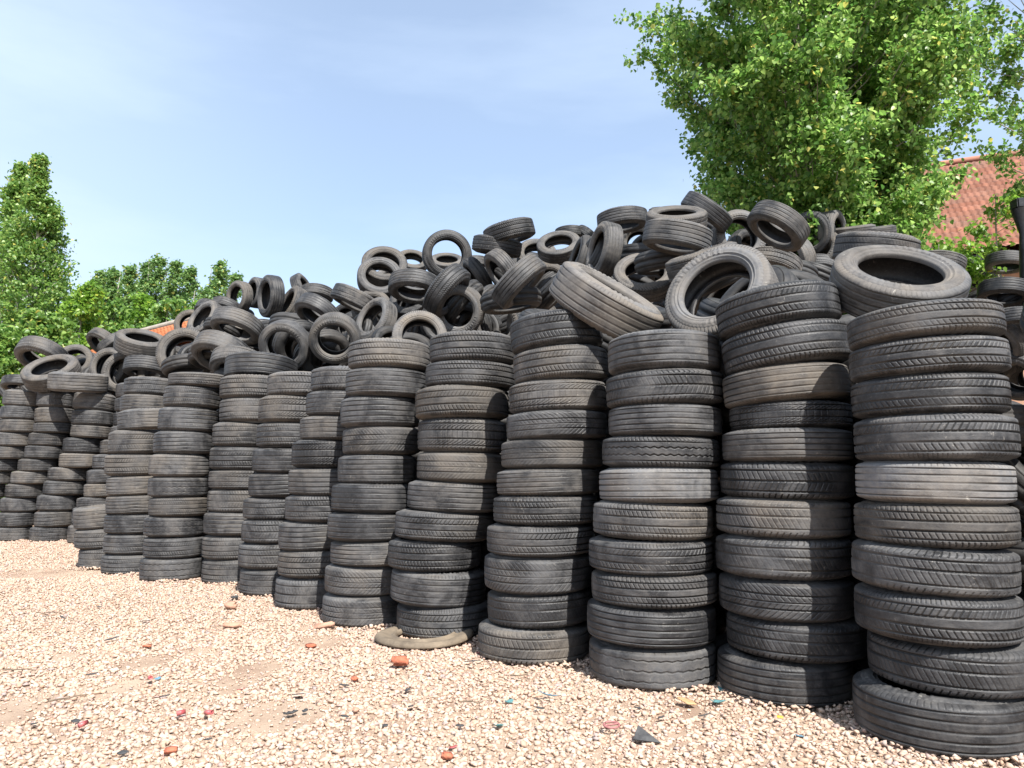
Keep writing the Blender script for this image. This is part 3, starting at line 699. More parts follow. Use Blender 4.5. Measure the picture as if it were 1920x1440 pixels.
def row_x(y):
    pts = sorted([(p[1], p[0]) for p in ROW[:15]])
    if y < pts[0][0]: return pts[0][1]+.9+(pts[0][0]-y)*.6
    for (y0, x0), (y1, x1) in zip(pts[:-1], pts[1:]):
        if y0 <= y <= y1: return x0+(x1-x0)*(y-y0)/max(1e-6, y1-y0)+.35
    return pts[-1][1]+.3
xr = row_x
parts = []
wmax = max(xr(y)-xl(y) for y in np.arange(2.2, 13, .1))
base = 0; VA = []; FA = []
for (n, y0, y1, s0, s1, pr, ly, sd) in ((32000, 2.2, 5.0, .009, .020, PROTO, 1, 1), (42000, 2.2, 5.0, .004, .010, PROTO_F, 0, 2), (42000, 5.0, 8.0, .008, .020, PROTO_F, 1, 3), (42000, 8.0, 14.5, .009, .023, PROTO_F, 1, 4), (1500, 2.2, 9, .017, .027, PROTO, 1, 5)):
    V, Fc, c = scatter(n, y0, y1, xl, xr, s0, s1, pr, ly, sd); VA.append(V); FA.append(Fc+base); base += c
rb_ = random.Random(99); VB = []; FB = []; nb = 0
for (sx_, sy_, _z) in ROW[:15]:
    for k in range(150):
        an = rb_.uniform(math.pi, 2*math.pi); rr_ = .30+abs(rb_.gauss(0, .035)); sz = rb_.uniform(.008, .019)
        V, Fc = PROTO[rb_.randrange(len(PROTO))]
        q = np.array(Matrix.Rotation(rb_.uniform(0, 6.28), 3, 'Z') @ Matrix.Rotation(rb_.gauss(0, .5), 3, 'X'))
        VB.append((V*sz)@q.T+np.array([sx_+rr_*math.cos(an), sy_+rr_*math.sin(an), .012+rb_.uniform(0, .022)*max(0, 1-(rr_-.30)/.09)])); FB.append(Fc+nb); nb += len(V)
VA.append(np.concatenate(VB)); FA.append(np.concatenate(FB)+base); base += nb
me = np_mesh('gravel', np.concatenate(VA), np.concatenate(FA), M_STONE)
tag(link('gravel', me), 'pale peach crushed stone gravel spread in front of the tyres', 'gravel', kind='stuff')

# ---------------------------------------------------------------- small things on the gravel
def chunk(name, u, v, size, mat, label, cat, seed, z=0.015, rot=None, group=None, bev=.12):
    rr = random.Random(seed); bm = bmesh.new(); sx, sy, sz = size
    bmesh.ops.create_cube(bm, size=1)
    bmesh.ops.scale(bm, vec=(sx, sy, sz), verts=bm.verts)
    bmesh.ops.bevel(bm, geom=bm.edges[:], offset=min(size)*bev*2, segments=2, affect='EDGES')
    bmesh.ops.subdivide_edges(bm, edges=bm.edges[:], cuts=1, use_grid_fill=True)
    for vv in bm.verts:
        nz = mnoise.noise_vector(Vector(vv.co)/max(size)*3+Vector((seed, 0, 0))); vv.co += nz*min(size)*.28
    me = bm_mesh(name, bm, mat, True); p = gp(u, v); o = link(name, me); o.location = (p.x, p.y, z+sz*.35)
    o.rotation_euler = (rr.uniform(-.2, .2), rr.uniform(-.2, .2), rr.uniform(0, 3) if rot is None else rot)
    tag(o, label, cat, group); return o
chunk('brick_fragment', 750, 1256, (.085,.06,.05), M_BRICK, 'broken red brick chunk on the gravel below the sidewall ring', 'brick', 1, .03, .1, 'brick fragments on the gravel')
chunk('brick_fragment', 432, 1145, (.085,.06,.05), M_BRICK_P, 'rounded orange brick lump in front of the eighth stack', 'brick', 2, .02, .2, 'brick fragments on the gravel')
chunk('brick_fragment', 436, 1179, (.12,.05,.035), M_BRICK_P, 'flat faded pink brick piece below the orange brick lump', 'brick', 3, .012, .4, 'brick fragments on the gravel')
chunk('brick_fragment', 608, 1180, (.13,.07,.035), M_BRICK_P, 'flat faded brick slab beside the base of the sixth stack', 'brick', 4, .015, .1, 'brick fragments on the gravel')
chunk('brick_fragment', 582, 1216, (.05,.06,.02), M_BRICK, 'small red brick shard on bare earth left of the sidewall ring', 'brick', 5, .01, 1, 'brick fragments on the gravel')
chunk('brick_fragment', 665, 1281, (.03,.03,.02), M_BRICK, 'tiny red brick crumb lower left of the biggest brick chunk', 'brick', 6, .015, 1, 'brick fragments on the gravel')
chunk('brick_fragment', 320, 1418, (.05,.025,.02), M_BRICK, 'red brick shard near the bottom left of the gravel', 'brick', 7, .015, 0, 'brick fragments on the gravel')
chunk('brick_fragment', 838, 1428, (.04,.035,.02), M_BRICK, 'red brick crumb at the bottom middle of the gravel', 'brick', 8, .015, 0, 'brick fragments on the gravel')
chunk('brick_fragment', 275, 1217, (.05,.02,.015), M_BRICK, 'thin red brick sliver on the left gravel', 'brick', 9, .012, 0, 'brick fragments on the gravel')
chunk('brick_fragment', 667, 1281+60, (.025,.02,.02), M_BRICK_P, 'pinkish brick crumb in the middle of the gravel', 'brick', 10, .015, 0, 'brick fragments on the gravel')

def scrap(name, u, v, L, Wd, mat, label, cat, seed, rot=0, curl=.3, group=None, th_=.006, jag=.35, z=.028):
    """a thin torn or curled piece with real thickness"""
    rr = random.Random(seed); n = 9; bm = bmesh.new(); top = []; bot = []
    for i in range(n):
        t = i/(n-1)-.5; w = Wd*(1-abs(t*1.9)**2.5)*(1+rr.uniform(-jag, jag)); y0 = rr.uniform(-.1, .1)*Wd
        zc = curl*L*(t*t)+rr.uniform(-.1, .1)*th_
        top.append([bm.verts.new((t*L, y0+s*w/2, zc+abs(s)*curl*w*.3+th_)) for s in (-1, -.3, .4, 1)])
        bot.append([bm.verts.new((t*L, y0+s*w/2, zc+abs(s)*curl*w*.3)) for s in (-1, -.3, .4, 1)])
    for i in range(n-1):
        for k in range(3):
            bm.faces.new((top[i][k], top[i+1][k], top[i+1][k+1], top[i][k+1])); bm.faces.new((bot[i][k], bot[i][k+1], bot[i+1][k+1], bot[i+1][k]))
        bm.faces.new((top[i][0], bot[i][0], bot[i+1][0], top[i+1][0])); bm.faces.new((top[i][3], top[i+1][3], bot[i+1][3], bot[i][3]))
    for e_ in (0, n-1):
        for k in range(3): bm.faces.new((top[e_][k], top[e_][k+1], bot[e_][k+1], bot[e_][k]))
    me = bm_mesh(name, bm, mat, True); p = gp(u, v); o = link(name, me); o.location = (p.x, p.y, z-.006); o.rotation_euler = (rr.uniform(-.25, .25), rr.uniform(-.25, .25), rot); o.scale = (.68, .68, .68)
    tag(o, label, cat, group); return o
GR = 'torn rubber scraps on the gravel'
for a in ((209,1205,.17,.045,'long torn rubber strip on the left gravel',.5), (272,1171,.14,.035,'rubber strip upper left of the long torn one',.9), (172,1273,.11,.03,'curved rubber strip below the long torn one',.7),
          (117,1164,.14,.04,'flat grey rubber strip at the upper left of the gravel',-.5), (186,1144,.08,.03,'short rubber strip near the left columns',0), (308,1315,.09,.04,'grey rubber flake in the middle of the left gravel',.2),
          (141,1363,.07,.06,'dark leaf shaped rubber flake left of the bright red tube bit',.3), (64,1368,.05,.03,'small dark rubber bit at the lower left',.3), (558,1312,.12,.05,'rubber strip above the crumpled black scrap',-.2),
          (645,1294,.10,.03,'grey rubber sliver right of the strips, mid gravel',.5), (764,1303,.06,.05,'pointed dark rubber bit below the red brick chunk',.9), (646,1294+60,.07,.03,'dark rubber bit at the lower middle left',.2),
          (885,1248,.16,.018,'long thin rubber strip in front of the fifth stack',.1), (1012,1338,.08,.025,'short rubber strip below the blue plastic sheet',.1), (1196,1338,.07,.035,'dark rubber bit above the maroon ring',-.5),
          (1240,1356,.07,.03,'dark rubber flake lower left of the wood chip',.4), (230,1424,.08,.04,'dark rubber flake at the bottom left edge',.2), (422,1166,.05,.02,'rubber crumb between the two left brick pieces',0),
          (722,1372,.05,.05,'dark rubber bit low in the middle',.5), (862,1372,.07,.035,'grey rubber flake right of the lower middle',.1), (1320,1352,.10,.03,'dark rubber strip right of the wood chip',.1),
          (390,1398,.06,.035,'dark rubber flake at the bottom, right of the red tube bits',.1), (770,1335,.05,.03,'rubber crumb in the middle of the foreground',.1)):
    scrap('rubber_scrap', a[0], a[1], a[2]*.75, a[3]*.7, M_SCRAP, a[4], 'rubber scrap', int(a[0]), a[5], .12, GR)
scrap('rubber_scrap', 440, 1127, .10, .07, M_SCRAP, 'ribbed black tread offcut beside the orange brick lump', 'rubber scrap', 77, 1.2, .3, GR, .02)
scrap('rubber_scrap', 545, 1346, .09, .06, M_SCRAP, 'crumpled black rubber piece, largest on the middle gravel', 'rubber scrap', 78, .4, .5, GR, .008, .45, .02)
scrap('rubber_scrap', 572, 1341, .045, .035, M_SCRAP, 'small curled bit touching the crumpled black piece', 'rubber scrap', 79, 1.4, .6, GR, .006, .4, .02)
bm = bmesh.new()
tri = [(-.05, -.025), (.058, -.028), (-.024, .045)]
tv_ = [bm.verts.new((x, y, 0)) for x, y in tri]; tu_ = [bm.verts.new((x, y, .005)) for x, y in tri]
bm.faces.new(tv_[::-1]); bm.faces.new(tu_)
for k in range(3): bm.faces.new((tv_[k], tv_[(k+1) % 3], tu_[(k+1) % 3], tu_[k]))
o = link('rubber_scrap', bm_mesh('rubber_scrap', bm, M_SCRAP)); p = gp(1210, 1395); o.location = (p.x, p.y, .03); o.rotation_euler = (.55, .1, 0)
tag(o, 'flat dark triangular scrap in the right foreground', 'rubber scrap', GR)
GPL = 'coloured plastic litter on the gravel'
scrap('plastic_scrap', 1027, 1315, .15, .06, M_BLUE, 'largest blue plastic sheet piece on the gravel', 'plastic scrap', 12, .1, .5, GPL, .003, .3, .03)
scrap('plastic_scrap', 955, 1322, .06, .05, M_TEAL, 'teal plastic bit left of the largest blue piece', 'plastic scrap', 13, .5, .6, GPL, .003, .5, .018)
scrap('plastic_scrap', 935, 1370, .06, .06, M_TEAL, 'crumpled teal bit below the other teal bit', 'plastic scrap', 14, .9, .8, GPL, .003, .6, .018)
scrap('plastic_scrap', 1347, 1325, .07, .07, M_TEAL, 'teal bit right of the wood chip', 'plastic scrap', 15, 1.1, .8, GPL, .003, .6, .018)
scrap('plastic_scrap', 1350, 1300, .05, .05, M_TEAL, 'teal bit close to the base of the second stack', 'plastic scrap', 16, .2, .8, GPL, .003, .6, .018)
scrap('plastic_scrap', 1500, 1388, .06, .04, M_BLUE, 'pale blue bit in the right foreground', 'plastic scrap', 17, 2.2, .5, GPL, .003, .5, .018)
scrap('plastic_scrap', 296, 1278, .05, .03, M_BLUE, 'blue bit beside a red one on the left gravel', 'plastic scrap', 18, .2, .5, GPL, .003, .5, .018)
scrap('plastic_scrap', 898, 1337-108, .0451, .03, M_RED, 'red bit in front of the fourth stack', 'plastic scrap', 19, .2, .5, GPL, .003, .5, .018)
scrap('plastic_scrap', 452, 1298, .06, .03, M_RED, 'pinkish red bit in the middle of the gravel', 'plastic scrap', 20, .2, .3, GPL, .003, .5, .018)
scrap('plastic_scrap', 850, 1408, .05, .03, M_RED, 'red bit at the bottom middle', 'plastic scrap', 21, .2, .3, GPL, .003, .5, .018)
scrap('plastic_scrap', 1463, 1360, .042, .042, M_YEL, 'bright yellow bit in the right foreground', 'plastic scrap', 22, .2, .3, GPL, .006, .1, .035)
def cap(u, v, lab, rot):
    bm = bmesh.new(); bmesh.ops.create_cone(bm, cap_ends=True, segments=14, radius1=.010, radius2=.009, depth=.036)
    bmesh.ops.inset_region(bm, faces=[f for f in bm.faces if len(f.verts) > 4 and f.normal.z > .5], thickness=.004, depth=-.01)
    o = link('plastic_tube', bm_mesh('plastic_tube', bm, M_RED, True)); p = gp(u, v); o.location = (p.x, p.y, .035); o.rotation_euler = (1.4, .2, rot); tag(o, lab, 'plastic tube', GPL)
cap(155, 1374, 'bright red plastic tube bit at the lower left', 2.6); cap(339, 1352, 'red plastic tube bit right of the bright red one', 2.0)
cap(391, 1352, 'pinkish red tube bit, rightmost of the three in a line', 1.2); cap(281, 1284, 'small red tube bit above the line of three', .6)
scrap('wood_chip', 1288, 1326, .13, .07, M_WOOD, 'orange brown wood chip in front of the second stack', 'wood chip', 31, -.5, .1, None, .006, .3, .03)
bm = bmesh.new(); nn = 40
tb = Tubes(); tb.add([(.032*math.cos(t), .026*math.sin(t), 0) for t in [k*2*math.pi/24 for k in range(25)]], .005, 6); tb.add([(-.03, 0, 0), (.03, .003, 0)], .004, 5)
bm.free(); o = link('plastic_ring', tb.mesh('plastic_ring', M_MAROON)); p = gp(1147, 1376); o.location = (p.x, p.y, .035); o.rotation_euler = (.15, 0, .3); tag(o, 'maroon plastic ring with a crossbar in the foreground', 'plastic ring')
def twig(u, v, L, rot, lab, s):
    rr = random.Random(s); tb = Tubes(); P = [Vector((t*L, rr.uniform(-.01, .01), rr.uniform(0, .008))) for t in (-.5, -.25, 0, .25, .5)]
    tb.add(P, [.004, .004, .0035, .003, .002], 5); tb.add([P[3], P[3]+Vector((.03, .025, .005))], [.002, .001], 4)
    o = link('twig', tb.mesh('twig', M_TWIG)); p = gp(u, v); o.location = (p.x, p.y, .03); o.rotation_euler = (0, 0, rot); tag(o, lab, 'twig', 'dry twigs on the gravel')
twig(38, 1268, .16, .05, 'dry forked twig at the left edge of the gravel', 1); twig(97, 1157, .22, .2, 'long thin twig near the grey rubber strip', 2)
twig(128, 1322, .16, .8, 'bent dry twig above the leaf shaped flake', 3); twig(975, 1279, .1, -.3, 'thin dark twig left of the third stack base', 4); twig(885, 1332, .1, 0, 'dark twig left of the teal bits', 5)
# the cut-off sidewall ring lying under the edge of the fifth stack
pr = [(.175, .004), (.172, .016), (.180, .030), (.192, .034), (.200, .026), (.215, .020), (.235, .026), (.262, .034), (.285, .036), (.302, .026), (.310, .012), (.306, .004), (.175, .004)]
me = revolve(pr, 96, 'sidewall_ring', M_TAN, lambda T, r: .006*np.sin(T*2+.5)*(r > .2))
o = link('sidewall_ring', me); p = gp(778, 1222); o.location = (p.x+.02, p.y+.30, .02); o.rotation_euler = (.02, -.03, 0)
tag(o, 'tan cut-off tyre sidewall lying on the gravel at the foot of the fifth stack', 'tyre sidewall')
# the small bright stone wedge seen at the far left gap
chunk('concrete_block', 184, 948, (.16,.10,.06), simple('white_block', (.7,.68,.66), (.8,.8,.78), 9, .8, .3), 'small whitish block lying between the short stack and the eleventh stack', 'block', 40, .98, .1)

# ---------------------------------------------------------------- trees
LEAF = np.array([(0, 0, 0), (.42, .22, .07), (.36, .55, .06), (0, 1.05, -.06), (-.36, .55, .06), (-.42, .22, .07)]) # heart shaped, folded at the midrib
LEAF_F = np.array([[0, 1, 2, 3], [0, 3, 4, 5]])
def leaves(centres, size, seed, droop=.5):
    g_ = np.random.default_rng(seed); n = len(centres); C = np.asarray(centres)
    yaw = g_.uniform(0, 2*math.pi, n); pit = g_.normal(-droop, .55, n); rol = g_.uniform(-1.2, 1.2, n)
    s = size*g_.uniform(.65, 1.25, n)
    cy, sy, cp, sp, cr_, sr = np.cos(yaw), np.sin(yaw), np.cos(pit), np.sin(pit), np.cos(rol), np.sin(rol)
    X = np.stack([cy*cr_-sy*sp*sr, sy*cr_+cy*sp*sr, -cp*sr], -1); Y = np.stack([-sy*cp, cy*cp, sp], -1); Z = np.cross(X, Y)
    V = (LEAF[None, :, 0, None]*X[:, None]+LEAF[None, :, 1, None]*Y[:, None]+LEAF[None, :, 2, None]*Z[:, None])*s[:, None, None]+C[:, None]
    Fq = (LEAF_F[None]+6*np.arange(n)[:, None, None]).reshape(-1, 4)
    return V.reshape(-1, 3), Fq
def poplar(name, x, y, H, prof, nl, ntw, nlv, lsz, mat, bark, seed, label, group, rtrunk=.06, lean=(0, 0), z0=0.0, rise=1.1, twl=.32, cat='tree', wind=0, azk=None, lod=5, droop=.5):
    """prof: list of (height fraction, crown radius in m)"""
    rr = random.Random(seed)
    def rad(h):
        for (h0, r0), (h1, r1) in zip(prof[:-1], prof[1:]):
            if h0 <= h <= h1: return r0+(r1-r0)*(h-h0)/(h1-h0)
        return 0
    root = empty(name, (x, y, z0)); tr = Tubes(); hs = [i/12 for i in range(13)]
    tp = [Vector((lean[0]*h+.05*math.sin(h*9+seed), lean[1]*h+.04*math.cos(h*7+seed), h*H)) for h in hs]
    tr.add(tp, [rtrunk*(1-h)**.8+.008 for h in hs], 8)
    def trunk(h):
        k = min(11, int(h*12)); return tp[k].lerp(tp[k+1], h*12-k)
    lo = prof[0][0]; C = []
    for i in range(nl):
        ht = lo+(1-lo)*((i+rr.random())/nl)**.9          # height of the limb's tip region
        az = rr.uniform(0, 2*math.pi)
        Rl = rad(ht)*rr.choice((rr.uniform(.35, .7), rr.uniform(.7, 1.0), rr.uniform(.85, 1.07)))
        if azk: Rl *= azk(az, ht)
        st = max(lo*.8, ht-Rl*rise/H); a = trunk(min(st, .98)); b_ = trunk(min(.999, ht)); b_ = Vector((b_.x+math.cos(az)*Rl+wind*(ht), b_.y+math.sin(az)*Rl, ht*H+rr.uniform(-.1, .1)))
        mid = a.lerp(b_, .5)+Vector((math.cos(az), math.sin(az), -.3))*Rl*.12
        pts = [a, a.lerp(mid, .6), mid, mid.lerp(b_, .6), b_]; r0 = max(.006, rtrunk*.32*(1-st)+.004)
        tr.add(pts, [r0, r0*.8, r0*.6, r0*.4, r0*.18], lod)
        for t_ in range(ntw):
            f = .30+.74*rr.random()**.6; f = min(f, 1.0)*4; k = min(3, int(f)); p = pts[k].lerp(pts[k+1], f-k)
            dr = Vector((rr.gauss(0, 1)+math.cos(az)*.4, rr.gauss(0, 1)+math.sin(az)*.4, rr.gauss(.35, .7))).normalized()*twl*min(1, .28+rad(ht)/(twl*2.6))*rr.uniform(.5, 1.3)
            if rr.random() < .35: tr.add([p, p+dr*.8], [r0*.18, .002], 3)
            for _ in range(nlv):
                g_ = rr.random()**.7; q = p+dr*g_
                C.append((q.x+rr.gauss(0, twl*.16), q.y+rr.gauss(0, twl*.16), q.z+rr.gauss(0, twl*.16)))
    link('trunk', tr.mesh('trunk', bark), root)
    V, Fq = leaves(np.array(C), lsz, seed, droop); link('crown', np_mesh('crown', V, Fq, mat, True), root)
    tag(root, label, cat, group); return root

# right-hand poplars behind the heap
def X(u, Y): return ray(u, 600).x*Y
GT = 'poplars behind the right end of the heap'
poplar('poplar_tree', X(1535, 10.6), 10.6, 10.6, [(.34, .6), (.40, 1.15), (.50, 1.45), (.58, 1.8), (.72, 2.25), (.85, 2.35), (1, 1.0)], 210, 26, 24, .070, M_LEAF, M_BARK, 5, 'tall leafy poplar behind the peak of the heap, left edge against the sky', GT, .065, (-.1, 0), 0, .9, .34)
poplar('poplar_tree', X(1615, 11.4), 11.4, 10.0, [(.30, .4), (.40, .85), (.50, 1.1), (.57, 1.35), (.66, 1.6), (.75, 1.7), (1, .6)], 170, 23, 23, .072, M_LEAF, M_BARK, 6, 'leafy poplar in the middle of the right hand group, in front of the tiled roof', GT, .08, (.15, 0), 0, .9, .34)
poplar('poplar_tree', X(1965, 11.6), 11.6, 10.5, [(.52, .3), (.60, .9), (.8, 1.1), (1, .3)], 46, 16, 17, .072, M_LEAF, M_BARK, 8, 'sparser poplar crown at the upper right corner above the tiled roof', GT, .06, (.1, 0), 0, .9, .3)
# low leafy shoots in front of the roof's eave
poplar('sapling', X(1760, 11.9), 11.9, 4.75, [(.72, .3), (.82, .75), (1, .35)], 26, 10, 9, .08, M_LEAF_B, M_BARK, 9, 'bright young shoots growing in front of the lower edge of the roof', 'saplings by the tiled roof', .03, (.1, 0), 0, .4, .25, 'sapling')
poplar('sapling', X(1872, 11.9), 11.9, 5.6, [(.82, .15), (.92, .42), (1, .2)], 9, 8, 8, .08, M_LEAF_B, M_BARK, 10, 'thin yellow green sapling standing in front of the middle of the roof', 'saplings by the tiled roof', .025, (.1, 0), 0, .5, .25, 'sapling')
# left-hand poplars
GL = 'poplars beyond the left end of the stacks'
poplar('poplar_tree', X(62, 21), 21, 10.2, [(.14, 1.9), (.3, 1.9), (.45, 1.6), (.6, 1.15), (.74, .85), (.84, .45), (.92, .10), (1, .02)], 160, 18, 17, .085, M_LEAF_L, M_BARK_P, 21, 'tallest poplar at the left with a pale trunk and pointed top', GL, .10, (-.1, 0), 0, 1.4, .4)
poplar('poplar_tree', X(5, 22), 22, 10.4, [(.14, 1.5), (.3, 1.7), (.5, 1.3), (.7, .9), (.88, .35), (1, .03)], 105, 14, 12, .105, M_LEAF_L, M_BARK_P, 22, 'poplar cut by the left edge of the picture, its top beside the tallest one', GL, .10, (.2, 0), 0, 1.4, .4)
poplar('poplar_tree', X(150, 19), 19, 5.9, [(.15, 1.0), (.5, 1.05), (.8, .6), (1, .2)], 70, 12, 11, .10, M_LEAF_B, M_BARK, 23, 'yellow green young poplar just right of the tallest one', GL, .06, (.1, 0), 0, 1.0, .35)
poplar('poplar_tree', X(70, 17), 17, 4.6, [(.1, 1.0), (.4, 1.2), (.8, .9), (1, .3)], 110, 14, 14, .10, M_LEAF_L, M_BARK, 24, 'low bushy tree behind the left end of the heap', GL, .06, (0, 0), 0, .8, .35)
poplar('poplar_tree', X(-20, 16.5), 16.5, 4.2, [(.05, 1.0), (.4, 1.4), (.8, .9), (1, .3)], 110, 14, 14, .10, M_LEAF_L, M_BARK, 25, 'low bushy tree at the left edge behind the leftmost column', GL, .06, (0, 0), 0, .8, .35)
# far row
GF = 'distant poplars in a row behind the heap'
FARLAB = ['leftmost of the distant poplars, beside the yellow green tree', 'second distant poplar from the left', 'third distant poplar from the left, slender top', 'distant poplar left of the highest distant one', 'highest of the distant poplars', 'distant poplar just right of the highest one', 'distant poplar with a crown swept to the right', 'low distant poplar above the orange roof', 'distant poplar standing alone at the right, beyond a strip of sky', 'distant poplar behind the lone one, touching the heap']
for i, (u, vt, Y, rw) in enumerate([(188, 512, 40, 1.2), (212, 503, 41, 1.1), (240, 502, 40, 1.1), (270, 493, 42, 1.1), (292, 484, 41, 1.3), (328, 492, 40, 1.3), (356, 503, 41, 1.3), (385, 545, 39, 1.3), (412, 493, 41, 1.35), (438, 515, 43, 1.0)]):
    H = HC+ray(u, vt).z*Y
    poplar('poplar_tree', X(u, Y)-.9, Y, H, [(.2, rw*.8), (.6, rw*.60), (.85, rw*.36), (1, rw*.03)], 80, 11, 9, .15, M_LEAF_F, M_BARK_P, 40+i, FARLAB[i], GF, .14, (.3, 0), 0, 2.2, .6, 'tree', .7, None, 4, .2)
for i, (u, vt, Y) in enumerate([(215, 570, 30), (262, 552, 31), (310, 562, 30), (365, 575, 31), (170, 565, 30), (400, 568, 32)]):
    H = HC+ray(u, vt).z*Y
    poplar('leafy_tree', X(u, Y), Y, H, [(.2, 1.2), (.6, 1.25), (.85, .8), (1, .3)], 60, 9, 8, .16, M_LEAF_B if i % 2 else M_LEAF_L, M_BARK, 60+i,
           ['round green tree behind the brown tyre at the left', 'bright tree in front of the middle distant poplars', 'green tree just above the left half of the orange roof', 'bright tree above the right end of the orange roof', 'light green tree left of the round one, by the tall poplars', 'tree low behind the knobbly tyre on the skyline'][i],
           'nearer trees in front of the distant poplars', .08, (0, 0), 0, 1.0, .5, 'tree', 0, None, 4)

# ---------------------------------------------------------------- houses with tiled roofs
def tiled_roof(name, mat, parent, O, ex, up, nx, ny, tw, tl, th_=.085):
    """real stepped, waved tiles: O eave corner, ex unit vector along the eave, up unit vector up the slope"""
    n = ex.cross(up).normalized(); V = []; UV = []; Fq = []
    sub = 6
    for j in range(ny):
        for e_ in (0, 1):
            for i in range(nx*sub+1):
                t = i/sub; fr = t % 1.0
                h = .012*math.sin(fr*2*math.pi)+.008*(1 if fr < .12 else 0)
                p = O+ex*(t*tw)+up*((j+e_)*tl-(0.02 if e_ == 0 else 0))+n*(h+(th_ if e_ == 0 else 0)+R.uniform(-.003, .003))
                V.append(tuple(p)); UV.append((t, j+.5))
    w = nx*sub+1
    for j in range(ny):
        for i in range(nx*sub):
            a = j*2*w+i; Fq.append((a, a+1, a+1+w, a+w))
            if j > 0:
                b_ = (j*2-1)*w+i; Fq.append((b_, b_+1, a+1, a))
    me = np_mesh(name, np.array(V), np.array(Fq), mat); uvl = me.uv_layers.new(name='UVMap')
    li = np.empty(len(me.loops), np.int32); me.loops.foreach_get('vertex_index', li)
    UVn = np.array(UV)[li]
    # centre of each face column decides its tile
    k = UVn.reshape(-1, 4, 2); k[:, :, 0] = np.floor(k[:, :, 0].mean(1, keepdims=True))+.5; k[:, :, 1] = k[:, :, 1][:, 2:3]
    uvl.data.foreach_set('uv', k.reshape(-1).astype(np.float32))
    return link(name, me, parent)
def quad_box(name, mat, parent, pts_bottom, h):
    bm = bmesh.new(); b0 = [bm.verts.new(p) for p in pts_bottom]; b1 = [bm.verts.new(Vector(p)+Vector((0, 0, h))) for p in pts_bottom]
    bm.faces.new(b0[::-1]); bm.faces.new(b1)
    for k in range(4): bm.faces.new((b0[k], b0[(k+1) % 4], b1[(k+1) % 4], b1[k]))
    return link(name, bm_mesh(name, bm, mat), parent)
# right house
Yl = 15.0; E0 = at(1690, 487, Yl); E0z = E0.z; exv = Vector((1.66, -.73, 0)).normalized(); back = Vector((-exv.y, exv.x, 0))
A = Vector((E0.x, E0.y, E0z))-exv*3.0; LEN = 11.0; DEP = 5.7; pit_ = math.radians(35)
upv = (back*math.cos(pit_)+Vector((0, 0, math.sin(pit_)))).normalized()
hr = empty('house', (A.x, A.y, 0)); hr_off = Vector((A.x, A.y, 0))
def rel(p): return Vector(p)-hr_off
sl = DEP/math.cos(pit_)
tiled_roof('roof', M_TILE, hr, rel(A), exv, upv, int(LEN/.135), int(sl/.34), .135, .34)
ridge = A+back*DEP+Vector((0, 0, DEP*math.tan(pit_)))
dn = (back*math.cos(pit_)-Vector((0, 0, math.sin(pit_)))).normalized()
far0 = ridge+dn*sl+exv*LEN
tiled_roof('roof', M_TILE, hr, rel(far0), -exv, (ridge+exv*LEN-far0).normalized(), int(LEN/.135), int(sl/.34), .135, .34)
f0 = A+back*.35+exv*.3; f1 = A+back*.35+exv*(LEN-.3); f2 = f1+back*(2*DEP-.7); f3 = f0+back*(2*DEP-.7)
quad_box('wall', M_WALLB, hr, [rel((q.x, q.y, 0)) for q in (f0, f1, f2, f3)], E0z-.32)
b0 = A+back*.08; b1 = b0+exv*LEN; b2 = b1+back*.5; b3 = b0+back*.5
quad_box('eave_board', M_CONC, hr, [rel((q.x, q.y, E0z-.30)) for q in (b0, b1, b2, b3)], .24)
for gx in (.3, LEN-.3):
    bm = bmesh.new(); q0 = f0+exv*(gx-.3); q1 = q0+back*(2*DEP-.7); tp_ = A+exv*gx+back*DEP
    vs = [bm.verts.new(rel((q0.x, q0.y, E0z-.32))), bm.verts.new(rel((q1.x, q1.y, E0z-.32))), bm.verts.new(rel((tp_.x, tp_.y, E0z+DEP*math.tan(pit_)-.12)))]
    f_ = bm.faces.new(vs); ex_ = bmesh.ops.extrude_face_region(bm, geom=[f_]); bmesh.ops.translate(bm, vec=exv*(.2 if gx < 1 else -.2), verts=[g_ for g_ in ex_['geom'] if isinstance(g_, bmesh.types.BMVert)])
    link('gable', bm_mesh('gable', bm, M_WALLB), hr)
tb = Tubes(); rb = [rel(ridge+exv*(LEN*k/30))+Vector((0, 0, .03)) for k in range(31)]; tb.add(rb, .09, 8); link('ridge_cap', tb.mesh('ridge_cap', M_TILE), hr)
tag(hr, 'house with a red clay tiled roof behind the right hand poplars', 'house', 'tiled houses')
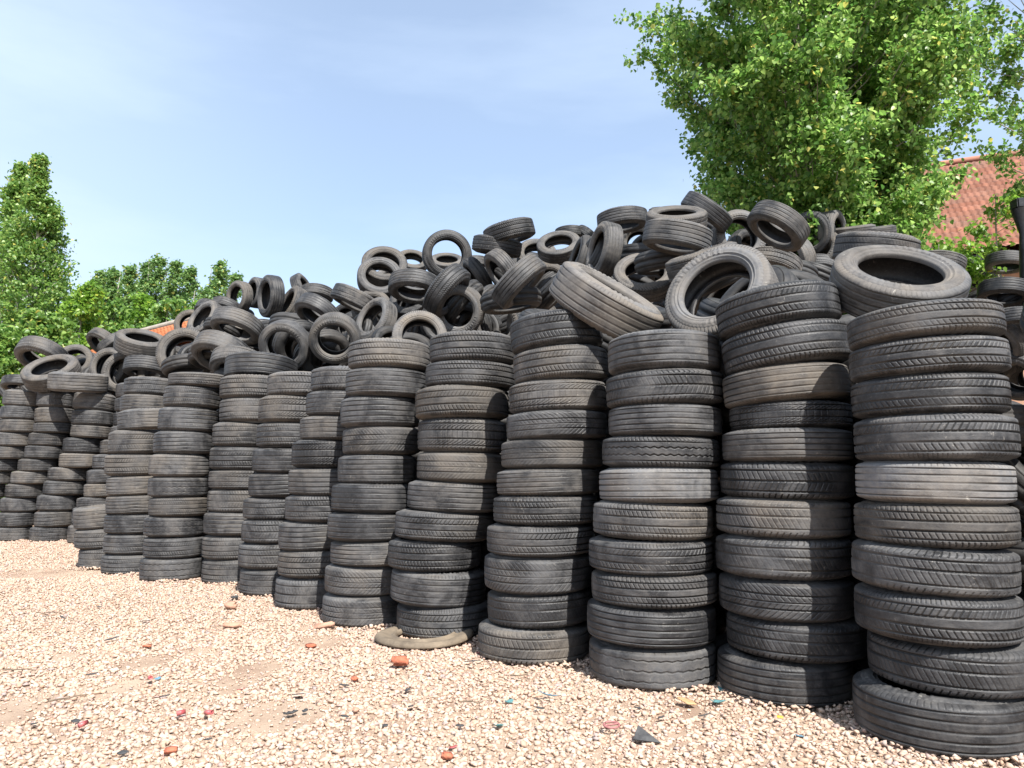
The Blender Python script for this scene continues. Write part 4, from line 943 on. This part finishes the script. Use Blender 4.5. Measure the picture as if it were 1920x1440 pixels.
# left far house
B1 = at(400, 588, 16.6); A1 = at(225, 632, 19.6); zr = (B1.z+A1.z)/2; B1.z = A1.z = zr
exl = (B1-A1).normalized(); fr = Vector((exl.y, -exl.x, 0)); fr = fr if fr.y < 0 else -fr
ROT = (fr*math.cos(pit_)-Vector((0, 0, math.sin(pit_)))).normalized(); SL = 3.6
hl_off = Vector((A1.x, A1.y, 0)); hl = empty('house', hl_off); Lh = (B1-A1).length+.6
eo = A1+ROT*SL-hl_off
tiled_roof('roof', M_TILE_O, hl, eo, exl, -ROT, int(Lh/.16), int(SL/.26), .16, .26)
bk = (-fr*math.cos(pit_)-Vector((0, 0, math.sin(pit_)))).normalized(); eb = A1+bk*SL+exl*Lh-hl_off
tiled_roof('roof', M_TILE_O, hl, eb, -exl, -bk, int(Lh/.16), int(SL/.26), .16, .26)
hw = SL*math.cos(pit_)-.3
quad_box('wall', M_WALLB, hl, [fr*hw+exl*.2, fr*hw+exl*(Lh-.2), -fr*hw+exl*(Lh-.2), -fr*hw+exl*.2], zr-SL*math.sin(pit_)-.1)
tb = Tubes(); tb.add([Vector((0, 0, zr))+exl*(Lh*k/20) for k in range(21)], .09, 8); link('ridge_cap', tb.mesh('ridge_cap', M_CONC), hl)
tag(hl, 'small house with an orange tiled roof just showing over the left heap', 'house', 'tiled houses')
# overhead cable in front of the distant trees
tb = Tubes(); c0 = at(-60, 585, 26); c1 = at(470, 572, 24); c1.z = c0.z
tb.add([c0.lerp(c1, k/24)+Vector((0, 0, -1.0*(4*(k/24)*(1-k/24)))) for k in range(25)], .012, 5)
tag(link('overhead_cable', tb.mesh('overhead_cable', M_CABLE)), 'thin dark cable sagging across the trees at the left', 'cable')
# black wrapped post at the right edge
pb = at(1921, 470, 9.0); po = empty('post', (pb.x+.02, 9.0, 0)); tb = Tubes(); ztop = HC+ray(1916, 392).z*9.0
tb.add([(0.03*math.sin(k*1.7), 0, ztop*k/14) for k in range(15)], [.085+.03*math.sin(k*2.3) for k in range(15)], 12); link('wrapping', tb.mesh('wrapping', M_BLACK), po)
bm = bmesh.new(); bmesh.ops.create_cube(bm, size=1); bmesh.ops.scale(bm, vec=(.22, .16, .13), verts=bm.verts); bmesh.ops.bevel(bm, geom=bm.edges[:], offset=.015, segments=2, affect='EDGES')
link('head', bm_mesh('head', bm, M_BLACK), po, (0, 0, ztop+.06))
tag(po, 'black wrapped post with a square head at the right edge before the roof', 'post')
